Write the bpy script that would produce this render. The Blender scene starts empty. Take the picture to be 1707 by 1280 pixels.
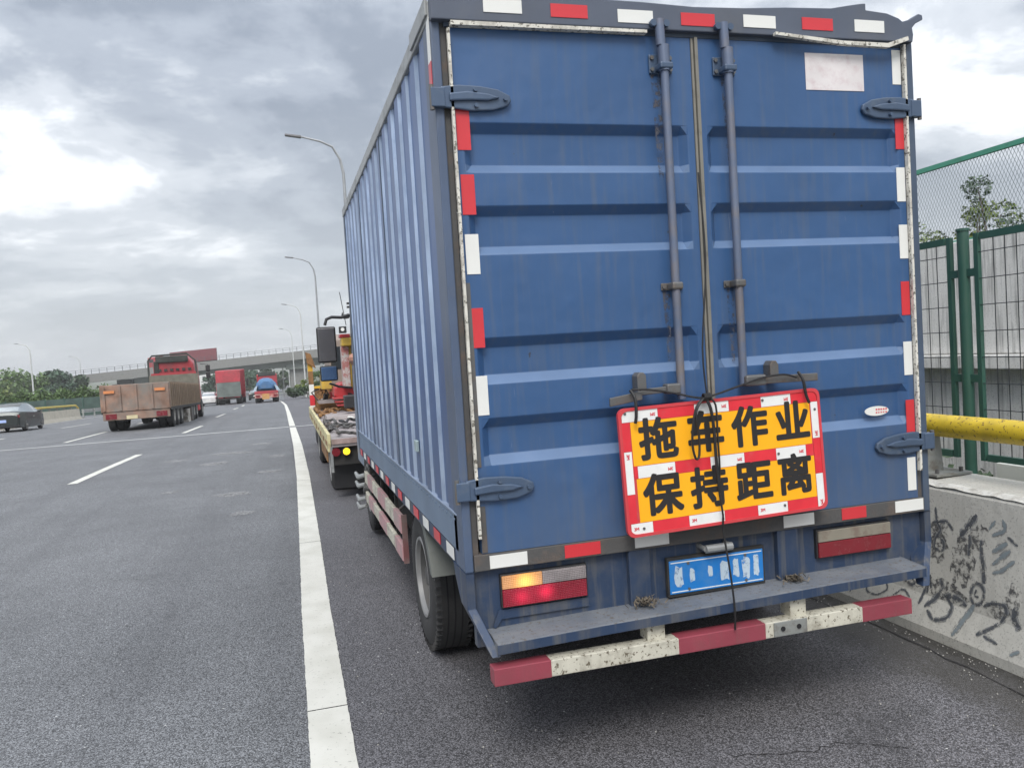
import bpy, math, random
from mathutils import Vector, noise
random.seed(7)
D = bpy.data
S = bpy.context.scene
COL = S.collection

# ------------------------------------------------------------------ camera
cd = D.cameras.new('camera'); cam = D.objects.new('camera', cd); COL.objects.link(cam)
cd.sensor_width = 36.0; cd.lens = 1364.08 * 36.0 / 1707.0
cd.clip_start = 0.05; cd.clip_end = 6000
yaw, pitch, roll = (math.radians(a) for a in (15.676, -2.459, -3.526))
F = Vector((math.sin(yaw) * math.cos(pitch), math.cos(yaw) * math.cos(pitch), math.sin(pitch)))
r0 = Vector((math.cos(yaw), -math.sin(yaw), 0)); u0 = r0.cross(F)
R_ = r0 * math.cos(roll) + u0 * math.sin(roll); U_ = u0 * math.cos(roll) - r0 * math.sin(roll)
from mathutils import Matrix
m = Matrix((R_, U_, -F)).transposed().to_4x4(); m.translation = Vector((-0.6193, -3.0229, 1.6429))
cam.matrix_world = m
S.camera = cam
S.view_settings.view_transform = 'Standard'; S.view_settings.look = 'None'
S.view_settings.exposure = 0.88; S.view_settings.gamma = 1.0

# ------------------------------------------------------------------ world: overcast sky over a Nishita base
SUN_EL, SUN_AZ = math.radians(48), math.radians(203)      # azimuth from +Y clockwise
w = D.worlds.new('World'); S.world = w; w.use_nodes = True
nt = w.node_tree; N = nt.nodes; L = nt.links; N.clear()
out = N.new('ShaderNodeOutputWorld'); bg = N.new('ShaderNodeBackground'); bg.inputs[1].default_value = 0.1
sky = N.new('ShaderNodeTexSky'); sky.sky_type = 'NISHITA'; sky.sun_disc = False
sky.sun_elevation = SUN_EL; sky.sun_rotation = SUN_AZ; sky.dust_density = 2.0
tc = N.new('ShaderNodeTexCoord'); sp = N.new('ShaderNodeSeparateXYZ'); L.new(tc.outputs['Generated'], sp.inputs[0])
def wm(op, a, b=None, clamp=False):
    n = N.new('ShaderNodeMath'); n.operation = op; n.use_clamp = clamp
    for i, v in enumerate((a, b)):
        if v is None: continue
        if isinstance(v, (int, float)): n.inputs[i].default_value = v
        else: L.new(v, n.inputs[i])
    return n.outputs[0]
zc = wm('MAXIMUM', sp.outputs[2], 0.0)
zz = wm('ADD', zc, 0.26)
cx = N.new('ShaderNodeCombineXYZ'); L.new(wm('DIVIDE', sp.outputs[0], zz), cx.inputs[0]); L.new(wm('DIVIDE', sp.outputs[1], zz), cx.inputs[1])
def wnoise(scale, det, rough, dist, off):
    mp = N.new('ShaderNodeMapping'); mp.inputs[1].default_value = off; L.new(cx.outputs[0], mp.inputs[0])
    n = N.new('ShaderNodeTexNoise'); n.inputs['Scale'].default_value = scale; n.inputs['Detail'].default_value = det
    n.inputs['Roughness'].default_value = rough; n.inputs['Distortion'].default_value = dist
    L.new(mp.outputs[0], n.inputs[0]); return n.outputs[0]
n1 = wnoise(0.95, 8, 0.55, 0.35, (5.45, 1.75, 0)); n2 = wnoise(3.2, 8, 0.6, 0.3, (0.4, 7.7, 2))
nn = wm('ADD', wm('MULTIPLY', n1, 0.72), wm('MULTIPLY', n2, 0.28))
cr = N.new('ShaderNodeValToRGB'); L.new(nn, cr.inputs[0]); e = cr.color_ramp.elements
cr.color_ramp.interpolation = 'EASE'
e[0].position = 0.41; e[0].color = (1.95, 2.2, 2.6, 1); e[1].position = 0.585; e[1].color = (7.0, 7.15, 7.4, 1)
k = cr.color_ramp.elements.new(0.47); k.color = (2.75, 3.02, 3.45, 1)
k = cr.color_ramp.elements.new(0.53); k.color = (4.2, 4.45, 4.8, 1)
# paler, flatter band of cloud towards the horizon
hz = N.new('ShaderNodeMapRange'); L.new(zc, hz.inputs[0]); hz.inputs[1].default_value = 0.0; hz.inputs[2].default_value = 0.30
hz.inputs[3].default_value = 0.75; hz.inputs[4].default_value = 0.0
mx = N.new('ShaderNodeMixRGB'); L.new(hz.outputs[0], mx.inputs[0]); L.new(cr.outputs[0], mx.inputs[1]); mx.inputs[2].default_value = (4.4, 4.62, 4.85, 1)
m2 = N.new('ShaderNodeMixRGB'); m2.inputs[0].default_value = 0.93; L.new(sky.outputs[0], m2.inputs[1]); L.new(mx.outputs[0], m2.inputs[2])
# an overcast sky grows brighter towards the zenith
zen = N.new('ShaderNodeVectorMath'); zen.operation = 'SCALE'; L.new(m2.outputs[0], zen.inputs[0]); L.new(wm('ADD', wm('MULTIPLY', wm('MULTIPLY', zc, zc), 1.5), 0.92), zen.inputs['Scale'])
L.new(zen.outputs[0], bg.inputs[0]); L.new(bg.outputs[0], out.inputs[0])
# one soft sun behind the cloud
sd = D.lights.new('sun', 'SUN'); sd.energy = 1.5; sd.angle = math.radians(25); sd.color = (1.0, 0.97, 0.92)
so = D.objects.new('sun', sd); COL.objects.link(so); so.location = (-20, -30, 60)
sdir = Vector((math.sin(SUN_AZ) * math.cos(SUN_EL), math.cos(SUN_AZ) * math.cos(SUN_EL), math.sin(SUN_EL)))
so.rotation_euler = sdir.to_track_quat('Z', 'Y').to_euler()

# ------------------------------------------------------------------ materials
def hexlin(r, g, b):
    f = lambda c: (c / 255 / 12.92) if c <= 10 else ((c / 255 + 0.055) / 1.055) ** 2.4
    return (f(r), f(g), f(b))
MATS = {}
def mat(name, base, rough=0.6, metal=0.0, var=0.12, vscale=4.0, dirt=None, damt=0.0, dscale=2.5, dsharp=0.12,
        streak=0.0, bump=0.0, bscale=80.0, emit=None, estr=0.0, spec=0.5, speck=None, sscale=60, samt=0.0, alpha_noise=0.0, scratch=0.0, mud=None, bdist=0.01):
    if name in MATS: return MATS[name]
    m = D.materials.new(name); m.use_nodes = True; t = m.node_tree; N = t.nodes; L = t.links
    b = N['Principled BSDF']; b.inputs['Roughness'].default_value = rough; b.inputs['Metallic'].default_value = metal
    b.inputs['Specular IOR Level'].default_value = spec
    tc = N.new('ShaderNodeTexCoord'); co = tc.outputs['Object']
    def nz(scale, det=5, sc3=None, rg=0.55):
        src = co
        if sc3:
            mp = N.new('ShaderNodeMapping'); mp.inputs['Scale'].default_value = sc3; L.new(co, mp.inputs[0]); src = mp.outputs[0]
        n = N.new('ShaderNodeTexNoise'); n.inputs['Scale'].default_value = scale; n.inputs['Detail'].default_value = det
        n.inputs['Roughness'].default_value = rg; L.new(src, n.inputs[0]); return n.outputs[0]
    def ramp(src, lo, hi, c0, c1):
        r = N.new('ShaderNodeMapRange'); L.new(src, r.inputs[0]); r.inputs[1].default_value = lo; r.inputs[2].default_value = hi
        r.inputs[3].default_value = c0; r.inputs[4].default_value = c1; return r.outputs[0]
    def mix(f, a, bb, bt='MIX'):
        x = N.new('ShaderNodeMixRGB'); x.blend_type = bt
        for i, v in enumerate((f, a, bb)):
            if isinstance(v, (int, float)): x.inputs[i].default_value = v
            elif isinstance(v, tuple): x.inputs[i].default_value = (*v[:3], 1)
            else: L.new(v, x.inputs[i])
        return x.outputs[0]
    c = tuple(base)
    v = ramp(nz(vscale), 0.3, 0.7, 1 - var, 1 + var)
    hs = N.new('ShaderNodeHueSaturation'); hs.inputs['Color'].default_value = (*c, 1); L.new(v, hs.inputs['Value']); col = hs.outputs[0]
    if dirt is not None:
        d = ramp(nz(dscale, 8, rg=0.65), 0.62 - damt * 0.35, 0.62 - damt * 0.35 + dsharp, 0, min(1, damt * 1.6))
        col = mix(d, col, tuple(dirt))
        if streak:
            s = ramp(nz(3.0, 6, (9, 9, 0.55), 0.6), 0.5, 0.72, 0, streak)
            col = mix(s, col, tuple(dirt))
        rr = ramp(d, 0, 1, rough, min(1, rough + 0.25)); L.new(rr, b.inputs['Roughness'])
    if scratch:
        sc_ = ramp(nz(1.0, 3, (70, 70, 5), 0.7), 0.70, 0.76, 0, scratch); col = mix(sc_, col, (0.20, 0.24, 0.30))
        sc2 = ramp(nz(1.0, 2, (9, 9, 150), 0.6), 0.74, 0.78, 0, scratch * 0.7); col = mix(sc2, col, (0.03, 0.05, 0.10))
        ch = ramp(nz(22, 3, rg=0.6), 0.74, 0.76, 0, 0.8); col = mix(ch, col, (0.035, 0.035, 0.04))
    if mud:      # road dirt thrown up over the lowest part
        sx = N.new('ShaderNodeSeparateXYZ'); L.new(co, sx.inputs[0])
        ad = N.new('ShaderNodeMath'); ad.operation = 'ADD'; L.new(sx.outputs[2], ad.inputs[0]); L.new(ramp(nz(3, 7, (1, 1, 0.35), 0.65), 0.3, 0.7, -0.3, 0.3), ad.inputs[1])
        col = mix(ramp(ad.outputs[0], mud[0], mud[1], 0.55, 0.0), col, (0.10, 0.11, 0.125))
    if speck is not None:
        s = ramp(nz(sscale, 3, rg=0.7), 0.6 - samt * 0.3, 0.63 - samt * 0.3, 0, 1)
        col = mix(s, col, tuple(speck))
    L.new(col, b.inputs['Base Color'])
    if bump:
        bp = N.new('ShaderNodeBump'); bp.inputs['Strength'].default_value = bump; bp.inputs['Distance'].default_value = bdist
        L.new(nz(bscale, 4), bp.inputs['Height']); L.new(bp.outputs[0], b.inputs['Normal'])
    if emit is not None:
        b.inputs['Emission Color'].default_value = (*emit, 1); b.inputs['Emission Strength'].default_value = estr
    if alpha_noise:
        L.new(ramp(nz(30, 6, rg=0.7), 0.5 - alpha_noise * 0.25, 0.62 - alpha_noise * 0.2, 0.0, 0.85), b.inputs['Alpha'])
    MATS[name] = m; return m

BLUE = (0.034, 0.090, 0.212)
M_blue = mat('blue_door_paint', BLUE, 0.42, var=0.10, vscale=1.6, dirt=(0.105, 0.125, 0.155), damt=0.22, dscale=1.6, dsharp=0.35, streak=0.4, bump=0.7, bscale=1.6, bdist=0.03, scratch=0.5, mud=(0.62, 1.25))
M_ledge = mat('pale_blue_ledge', (0.095, 0.160, 0.285), 0.5, var=0.1, dirt=(0.17, 0.21, 0.30), damt=0.3, dscale=3, dsharp=0.3)  # paler blue for the upward-facing slopes of the door channels
M_bluedk = mat('dark_blue_paint', (0.055, 0.08, 0.125), 0.5, dirt=(0.11, 0.11, 0.11), damt=0.35, dscale=3, dsharp=0.35, streak=0.4, bump=0.1, bscale=40)
M_bluelow = mat('soiled_shaded_blue_paint', (0.022, 0.042, 0.088), 0.5, dirt=(0.13, 0.125, 0.11), damt=0.42, dscale=5, dsharp=0.35, streak=0.75, bump=0.1, bscale=40)  # soiled paint, its base also darkened to paint in the recess shade
M_side = mat('blue_side_paint', (0.028, 0.084, 0.240), 0.38, var=0.16, vscale=2, dirt=(0.12, 0.16, 0.22), damt=0.22, dscale=2, dsharp=0.3, streak=0.4, bump=0.2, bscale=3, scratch=0.4, mud=(0.85, 1.6))
M_paleblue = mat('pale_blue_paint', (0.34, 0.425, 0.57), 0.55, var=0.25, vscale=3, dirt=(0.13, 0.20, 0.36), damt=0.42, dscale=5, dsharp=0.3, mud=(0.85, 1.8))  # paler blue for rear-facing ridge flanks and the painted sill highlight
M_sill = mat('faded_sill_paint', (0.125, 0.175, 0.25), 0.5, var=0.15, vscale=3, dirt=(0.20, 0.235, 0.27), damt=0.3, dscale=2.5, dsharp=0.3, streak=0.2, bump=0.05)
M_galv = mat('galvanised_rail', (0.30, 0.31, 0.31), 0.45, 0.3, var=0.15, dirt=(0.14, 0.14, 0.13), damt=0.3, dscale=8)
M_gasket = mat('peeling_white_gasket', (0.62, 0.60, 0.54), 0.7, dirt=(0.33, 0.31, 0.27), damt=0.4, dscale=14, speck=(0.13, 0.12, 0.10), sscale=60, samt=0.12)
M_rubber = mat('grey_rubber_seal', (0.20, 0.19, 0.165), 0.8, dirt=(0.08, 0.075, 0.06), damt=0.3, dscale=6)
M_dark = mat('black_gap', (0.012, 0.012, 0.014), 0.9)
M_rust = mat('rusty_dirty_steel', (0.075, 0.073, 0.072), 0.75, dirt=(0.17, 0.11, 0.075), damt=0.35, dscale=6, dsharp=0.2, bump=0.2, bscale=60)
M_steel = mat('grimy_steel', (0.13, 0.13, 0.13), 0.5, 0.4, dirt=(0.14, 0.10, 0.07), damt=0.4, dscale=14, dsharp=0.2, bump=0.1)
M_rod = mat('lock_rod_paint', (0.12, 0.15, 0.22), 0.4, 0.3, dirt=(0.21, 0.17, 0.14), damt=0.5, dscale=5, dsharp=0.25)
M_hinge = mat('hinge_paint', (0.060, 0.092, 0.150), 0.4, 0.1, dirt=(0.20, 0.21, 0.20), damt=0.25, dscale=12, dsharp=0.3)
M_white = mat('white_reflective_tape', (0.70, 0.70, 0.67), 0.35, var=0.05, dirt=(0.35, 0.34, 0.31), damt=0.12, dscale=9, dsharp=0.3)
M_red = mat('red_reflective_tape', (0.56, 0.035, 0.045), 0.35, var=0.08, dirt=(0.28, 0.03, 0.035), damt=0.15, dscale=12, dsharp=0.3)
M_redrail = mat('faded_red_paint', (0.25, 0.045, 0.065), 0.55, var=0.15, dirt=(0.16, 0.07, 0.07), damt=0.3, dscale=9, dsharp=0.3, streak=0.4, bump=0.1)
M_whrail = mat('dirty_white_paint', (0.52, 0.50, 0.42), 0.6, dirt=(0.19, 0.17, 0.13), damt=0.35, dscale=9, dsharp=0.15, speck=(0.12, 0.10, 0.07), sscale=60, samt=0.06, streak=0.35)
M_tyre = mat('tyre_rubber', (0.028, 0.028, 0.029), 0.85, var=0.2, dirt=(0.075, 0.072, 0.067), damt=0.35, dscale=3, dsharp=0.35, bump=0.15, bscale=70)
M_rim = mat('worn_steel_rim', (0.075, 0.075, 0.075), 0.6, 0.1, dirt=(0.10, 0.085, 0.07), damt=0.45, dscale=8, dsharp=0.3)
M_rimedge = mat('pale_rim_edge', (0.22, 0.22, 0.22), 0.5, 0.2)
M_mud = mat('grey_plastic_mudguard', (0.13, 0.14, 0.13), 0.65, dirt=(0.2, 0.2, 0.18), damt=0.3, dscale=4, dsharp=0.35)
M_chassis = mat('black_chassis', (0.022, 0.022, 0.022), 0.8, dirt=(0.05, 0.045, 0.04), damt=0.4, dscale=5)
M_yel = mat('yellow_orange_sheet', (0.93, 0.42, 0.008), 0.4, var=0.05, dirt=(0.68, 0.34, 0.04), damt=0.22, dscale=4, dsharp=0.3)
M_blk = mat('black_lettering', (0.018, 0.017, 0.018), 0.5)
M_signred = mat('red_sign_board', (0.55, 0.05, 0.06), 0.4, var=0.08, dirt=(0.45, 0.22, 0.2), damt=0.15, dscale=20, dsharp=0.2)
M_signwh = mat('white_sign_tape', (0.74, 0.74, 0.72), 0.35, var=0.06, vscale=9, dirt=(0.5, 0.49, 0.46), damt=0.22, dscale=12, dsharp=0.3)
M_signrd = mat('red_sign_tape', (0.66, 0.03, 0.045), 0.35, var=0.1, vscale=9, dirt=(0.5, 0.12, 0.12), damt=0.15, dscale=14)
M_logo = mat('red_logo_print', (0.6, 0.03, 0.05), 0.5)
M_rope = mat('black_rubber_cord', (0.012, 0.012, 0.013), 0.5, bump=0.2, bscale=200)
M_lens_r = mat('red_lamp_lens', (0.23, 0.012, 0.022), 0.18, dirt=(0.16, 0.07, 0.07), damt=0.25, dscale=10, dsharp=0.4, emit=(0.9, 0.03, 0.06), estr=0.10)
M_lens_r2 = mat('unlit_red_lamp_lens', (0.17, 0.014, 0.022), 0.25, dirt=(0.14, 0.07, 0.065), damt=0.4, dscale=10, dsharp=0.4)
M_glow_r = mat('lit_red_bulb', (0.6, 0.02, 0.06), 0.2, emit=(1.0, 0.04, 0.10), estr=0.75)
M_lens_a = mat('lit_amber_lens', (0.7, 0.35, 0.12), 0.2, emit=(1.0, 0.42, 0.12), estr=0.55)
M_glow_a = mat('lit_amber_bulb', (0.9, 0.5, 0.05), 0.2, emit=(1.0, 0.50, 0.03), estr=1.3)
M_lens_c = mat('clear_lamp_lens', (0.28, 0.25, 0.25), 0.25, dirt=(0.18, 0.14, 0.13), damt=0.4, dscale=10)
M_lens_d = mat('dusty_lamp_lens', (0.22, 0.20, 0.16), 0.5, dirt=(0.15, 0.10, 0.08), damt=0.4, dscale=10)
M_plate = mat('blue_number_plate', (0.012, 0.17, 0.50), 0.35, dirt=(0.10, 0.22, 0.38), damt=0.4, dscale=9, dsharp=0.3)
M_paper = mat('white_placard', (0.66, 0.62, 0.62), 0.6, dirt=(0.52, 0.40, 0.42), damt=0.4, dscale=22, dsharp=0.25)
M_debris = mat('dry_leaf_litter', (0.13, 0.11, 0.085), 0.9, var=0.4, vscale=40)
M_glass = mat('dark_glass', (0.03, 0.035, 0.04), 0.08, spec=0.8)
M_mirror = mat('mirror_glass', (0.20, 0.19, 0.19), 0.25, 0.9)
M_black = mat('black_plastic', (0.02, 0.02, 0.022), 0.5)
M_skin = mat('skin', (0.46, 0.24, 0.18), 0.6)
M_cloth = mat('grey_work_shirt', (0.22, 0.24, 0.27), 0.9)
M_hair = mat('black_hair', (0.012, 0.01, 0.01), 0.7)

# ------------------------------------------------------------------ mesh helpers
ORI = {}
class MB:
    def __init__(s): s.v = []; s.f = []; s.m = []
    def add(s, vs, fs, mi=0):
        o = len(s.v); s.v += [tuple(v) for v in vs]; s.f += [tuple(i + o for i in f) for f in fs]; s.m += [mi] * len(fs); return s
    def box(s, x0, y0, z0, x1, y1, z1, mi=0):
        return s.add([(x0, y0, z0), (x1, y0, z0), (x1, y1, z0), (x0, y1, z0), (x0, y0, z1), (x1, y0, z1), (x1, y1, z1), (x0, y1, z1)],
                     [(0, 3, 2, 1), (4, 5, 6, 7), (0, 1, 5, 4), (1, 2, 6, 5), (2, 3, 7, 6), (3, 0, 4, 7)], mi)
    def hexa(s, p, mi=0):
        return s.add(p, [(0, 3, 2, 1), (4, 5, 6, 7), (0, 1, 5, 4), (1, 2, 6, 5), (2, 3, 7, 6), (3, 0, 4, 7)], mi)
    def prism(s, poly, ax, a, b, mi=0):
        # poly in the two other axes (in x,y,z order)
        def P(u, v, w): return {'x': (w, u, v), 'y': (u, w, v), 'z': (u, v, w)}[ax]
        n = len(poly)
        vs = [P(u, v, a) for u, v in poly] + [P(u, v, b) for u, v in poly]
        fs = [tuple(range(n - 1, -1, -1)), tuple(range(n, 2 * n))] + [(i, (i + 1) % n, n + (i + 1) % n, n + i) for i in range(n)]
        return s.add(vs, fs, mi)
    def quad(s, a, b, c, d, mi=0): return s.add([a, b, c, d], [(0, 1, 2, 3)], mi)
    def tube(s, pts, r, n=8, mi=0, caps=True):
        pts = [Vector(p) for p in pts]; rs = r if isinstance(r, (list, tuple)) else [r] * len(pts)
        vs = []; prev = None
        for i, p in enumerate(pts):
            d = (pts[min(i + 1, len(pts) - 1)] - pts[max(i - 1, 0)]).normalized()
            a = Vector((0, 0, 1)) if abs(d.z) < 0.9 else Vector((1, 0, 0))
            if prev is not None: a = prev
            x = (a - d * a.dot(d)).normalized(); y = d.cross(x); prev = x
            for k in range(n):
                t = 2 * math.pi * k / n; vs.append(p + (x * math.cos(t) + y * math.sin(t)) * rs[i])
        fs = []
        for i in range(len(pts) - 1):
            for k in range(n):
                a = i * n + k; b = i * n + (k + 1) % n; fs.append((a, b, b + n, a + n))
        if caps: fs += [tuple(range(n - 1, -1, -1)), tuple(range((len(pts) - 1) * n, len(pts) * n))]
        return s.add(vs, fs, mi)
    def ring(s, prof, cx, cy, cz, n=32, mi=0):
        # lathe about the x axis: prof = [(x, r)...], closed loop optional
        vs = []
        for (x, r) in prof:
            for k in range(n):
                t = 2 * math.pi * k / n; vs.append((cx + x, cy + r * math.cos(t), cz + r * math.sin(t)))
        fs = []
        for i in range(len(prof) - 1):
            for k in range(n):
                a = i * n + k; b = i * n + (k + 1) % n; fs.append((a, a + n, b + n, b))
        return s.add(vs, fs, mi)
    def build(s, name, mats, parent=None, bevel=0, smooth=False, kind=None, seg=2):
        if not isinstance(mats, (list, tuple)): mats = [mats]
        o = ORI.get(parent.name, Vector()) if parent else Vector()
        me = D.meshes.new(name); me.from_pydata([tuple(Vector(v) - o) for v in s.v], [], s.f)
        for mm in mats: me.materials.append(mm)
        if len(mats) > 1: me.polygons.foreach_set('material_index', s.m)
        if smooth:
            me.polygons.foreach_set('use_smooth', [True] * len(s.f)); me.set_sharp_from_angle(angle=math.radians(smooth if smooth is not True else 40))
        me.update()
        ob = D.objects.new(name, me); COL.objects.link(ob)
        if parent: ob.parent = parent
        ORI[ob.name] = o
        if bevel:
            b = ob.modifiers.new('bevel', 'BEVEL'); b.width = bevel; b.segments = seg; b.limit_method = 'ANGLE'; b.angle_limit = math.radians(35)
        if kind: ob['kind'] = kind
        return ob
def thing(name, label, cat, loc, group=None):
    o = D.objects.new(name, None); COL.objects.link(o); o.location = loc; o.empty_display_size = 0.2
    o['label'] = label; o['category'] = cat
    if group: o['group'] = group
    ORI[o.name] = Vector(loc); return o
def tag(o, label, cat, group=None):
    o['label'] = label; o['category'] = cat
    if group: o['group'] = group
    return o
def copy_at(src, parent, loc):        # a piece sharing its mesh
    c = src.copy(); COL.objects.link(c); c.parent = parent; c.location = loc; return c
def text_part(body, size, x, y, z, parent, material, name, rot=(math.pi / 2, 0, 0), bold=0.0, ext=0.0008):
    cu = D.curves.new('text', 'FONT'); cu.body = body; cu.size = size; cu.extrude = ext; cu.align_x = 'CENTER'; cu.align_y = 'CENTER'
    t = D.objects.new('tmp', cu); COL.objects.link(t); bpy.context.view_layer.update()
    me0 = D.meshes.new_from_object(t); D.objects.remove(t)
    if bold:
        vs = []; fs = []; k = 0; n0 = len(me0.vertices); P0 = [tuple(v.co) for v in me0.vertices]; F0 = [tuple(p.vertices) for p in me0.polygons]
        for dx, dy in ((0, 0), (1, 0), (-1, 0), (0, 1), (0, -1), (0.8, 0.8), (-0.8, 0.8), (0.8, -0.8), (-0.8, -0.8)):
            vs += [(a + dx * bold, b + dy * bold, c + 0.00004 * k) for a, b, c in P0]; fs += [tuple(i + k * n0 for i in f) for f in F0]; k += 1
        me = D.meshes.new(name); me.from_pydata(vs, [], fs)
    else: me = me0
    me.materials.clear(); me.materials.append(material); me.name = name
    o = D.objects.new(name, me); COL.objects.link(o); o.parent = parent
    o.location = Vector((x, y, z)) - ORI[parent.name]; o.rotation_euler = rot; ORI[o.name] = ORI[parent.name]; return o

def gz(Y):
    if Y < 3: return 0.0
    if Y < 18: return -0.00097 * (Y - 3) ** 2
    if Y < 200: return -0.2183 - 0.031 * (Y - 18)
    return -0.2183 - 0.031 * 182 + 0.0
def ystations(a, b):
    ys = []; y = a
    while y < b:
        ys.append(y); y += 1.0 if -8 < y < 24 else (4.0 if y < 200 else 40.0)
    ys.append(b); return ys
def sheet(x0, x1, a, b, dz, xs=1, edge=0):
    mb = MB(); ys = ystations(a, b)
    for i in range(len(ys) - 1):
        for j in range(xs):
            xa = x0 + (x1 - x0) * j / xs; xb = x0 + (x1 - x0) * (j + 1) / xs
            mb.quad((xa, ys[i], gz(ys[i]) + dz), (xb, ys[i], gz(ys[i]) + dz), (xb, ys[i + 1], gz(ys[i + 1]) + dz), (xa, ys[i + 1], gz(ys[i + 1]) + dz))
    return mb

# ------------------------------------------------------------------ asphalt
def asphalt(name, base, spk, gut=False):
    m = D.materials.new(name); m.use_nodes = True; t = m.node_tree; N = t.nodes; L = t.links; b = N['Principled BSDF']
    tc = N.new('ShaderNodeTexCoord'); co = tc.outputs['Object']
    def nz(sc, det=4, rg=0.6, sc3=None):
        src = co
        if sc3: mp = N.new('ShaderNodeMapping'); mp.inputs['Scale'].default_value = sc3; L.new(co, mp.inputs[0]); src = mp.outputs[0]
        n = N.new('ShaderNodeTexNoise'); n.inputs['Scale'].default_value = sc; n.inputs['Detail'].default_value = det; n.inputs['Roughness'].default_value = rg; L.new(src, n.inputs[0]); return n.outputs[0]
    def mr(src, a, bb, c, d):
        r = N.new('ShaderNodeMapRange'); L.new(src, r.inputs[0])
        for i, v in enumerate((a, bb, c, d)): r.inputs[i + 1].default_value = v
        return r.outputs[0]
    def mixc(f, a, c2, bt='MIX'):
        x = N.new('ShaderNodeMixRGB'); x.blend_type = bt
        for i, v in enumerate((f, a, c2)):
            if isinstance(v, (int, float)): x.inputs[i].default_value = v
            elif isinstance(v, tuple): x.inputs[i].default_value = (*v, 1)
            else: L.new(v, x.inputs[i])
        return x.outputs[0]
    vo = N.new('ShaderNodeTexVoronoi'); vo.inputs['Scale'].default_value = 165; L.new(co, vo.inputs['Vector'])
    sep = N.new('ShaderNodeSeparateColor'); L.new(vo.outputs['Color'], sep.inputs[0])
    g = mr(sep.outputs[0], 0, 1, 0.3, 1.85)
    big = mr(nz(0.7, 5), 0.35, 0.65, 0.86, 1.14)
    mm = N.new('ShaderNodeMath'); mm.operation = 'MULTIPLY'; L.new(g, mm.inputs[0]); L.new(big, mm.inputs[1])
    hs = N.new('ShaderNodeHueSaturation'); hs.inputs['Color'].default_value = (*base, 1); L.new(mm.outputs[0], hs.inputs['Value']); col = hs.outputs[0]
    gap = mr(vo.outputs['Distance'], 0.35, 0.75, 0, 0.75); col = mixc(gap, col, (0.02, 0.019, 0.02))
    # odd white chips and darker tar patches
    v2 = N.new('ShaderNodeTexVoronoi'); v2.inputs['Scale'].default_value = 28; L.new(co, v2.inputs['Vector'])
    s2 = N.new('ShaderNodeSeparateColor'); L.new(v2.outputs['Color'], s2.inputs[0])
    chip = N.new('ShaderNodeMath'); chip.operation = 'MULTIPLY'; L.new(mr(s2.outputs[0], 0.93, 0.94, 0, 1), chip.inputs[0]); L.new(mr(v2.outputs['Distance'], 0.10, 0.14, 1, 0), chip.inputs[1])
    col = mixc(chip.outputs[0], col, spk)
    tar = mr(nz(0.9, 8, 0.65), 0.60, 0.68, 0, 0.35); col = mixc(tar, col, (0.03, 0.03, 0.032))
    lng = mr(nz(1.0, 4, 0.6, (1.6, 0.05, 1)), 0.5, 0.75, 0, 0.3); col = mixc(lng, col, (0.045, 0.045, 0.05))
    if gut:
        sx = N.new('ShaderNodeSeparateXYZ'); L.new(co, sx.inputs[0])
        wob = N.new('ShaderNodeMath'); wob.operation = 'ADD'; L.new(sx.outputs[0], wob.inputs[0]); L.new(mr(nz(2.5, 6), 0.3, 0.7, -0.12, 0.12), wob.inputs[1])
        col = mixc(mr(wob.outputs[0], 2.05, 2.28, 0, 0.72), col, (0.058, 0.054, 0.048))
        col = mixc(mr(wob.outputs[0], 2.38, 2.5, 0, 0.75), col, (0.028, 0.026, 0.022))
    L.new(col, b.inputs['Base Color']); b.inputs['Roughness'].default_value = 0.62; b.inputs['Specular IOR Level'].default_value = 0.45
    bp = N.new('ShaderNodeBump'); bp.inputs['Strength'].default_value = 0.55; bp.inputs['Distance'].default_value = 0.004
    L.new(vo.outputs['Distance'], bp.inputs['Height']); bp.invert = True; L.new(bp.outputs[0], b.inputs['Normal'])
    return m
M_road = asphalt('lane_asphalt', (0.170, 0.175, 0.183), (0.5, 0.5, 0.48))
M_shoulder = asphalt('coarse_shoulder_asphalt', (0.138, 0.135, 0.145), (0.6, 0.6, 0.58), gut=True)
def paint_mat():
    m = D.materials.new('worn_road_paint'); m.use_nodes = True; t = m.node_tree; N = t.nodes; L = t.links; b = N['Principled BSDF']
    tc = N.new('ShaderNodeTexCoord')
    n = N.new('ShaderNodeTexNoise'); n.inputs['Scale'].default_value = 55; n.inputs['Detail'].default_value = 6; n.inputs['Roughness'].default_value = 0.7; L.new(tc.outputs['Object'], n.inputs[0])
    n2 = N.new('ShaderNodeTexNoise'); n2.inputs['Scale'].default_value = 3.5; n2.inputs['Detail'].default_value = 6; L.new(tc.outputs['Object'], n2.inputs[0])
    r = N.new('ShaderNodeValToRGB'); L.new(n.outputs[0], r.inputs[0]); r.color_ramp.elements[0].position = 0.27; r.color_ramp.elements[0].color = (0.12, 0.115, 0.11, 1)
    r.color_ramp.elements[1].position = 0.40; r.color_ramp.elements[1].color = (0.62, 0.61, 0.555, 1)
    r2 = N.new('ShaderNodeValToRGB'); L.new(n2.outputs[0], r2.inputs[0]); r2.color_ramp.elements[0].position = 0.35; r2.color_ramp.elements[0].color = (0.86, 0.86, 0.84, 1); r2.color_ramp.elements[1].position = 0.6; r2.color_ramp.elements[1].color = (1, 1, 1, 1)
    x = N.new('ShaderNodeMixRGB'); x.blend_type = 'MULTIPLY'; x.inputs[0].default_value = 1; L.new(r.outputs[0], x.inputs[1]); L.new(r2.outputs[0], x.inputs[2])
    L.new(x.outputs[0], b.inputs['Base Color']); b.inputs['Roughness'].default_value = 0.6; return m
M_paint = paint_mat()
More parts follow.
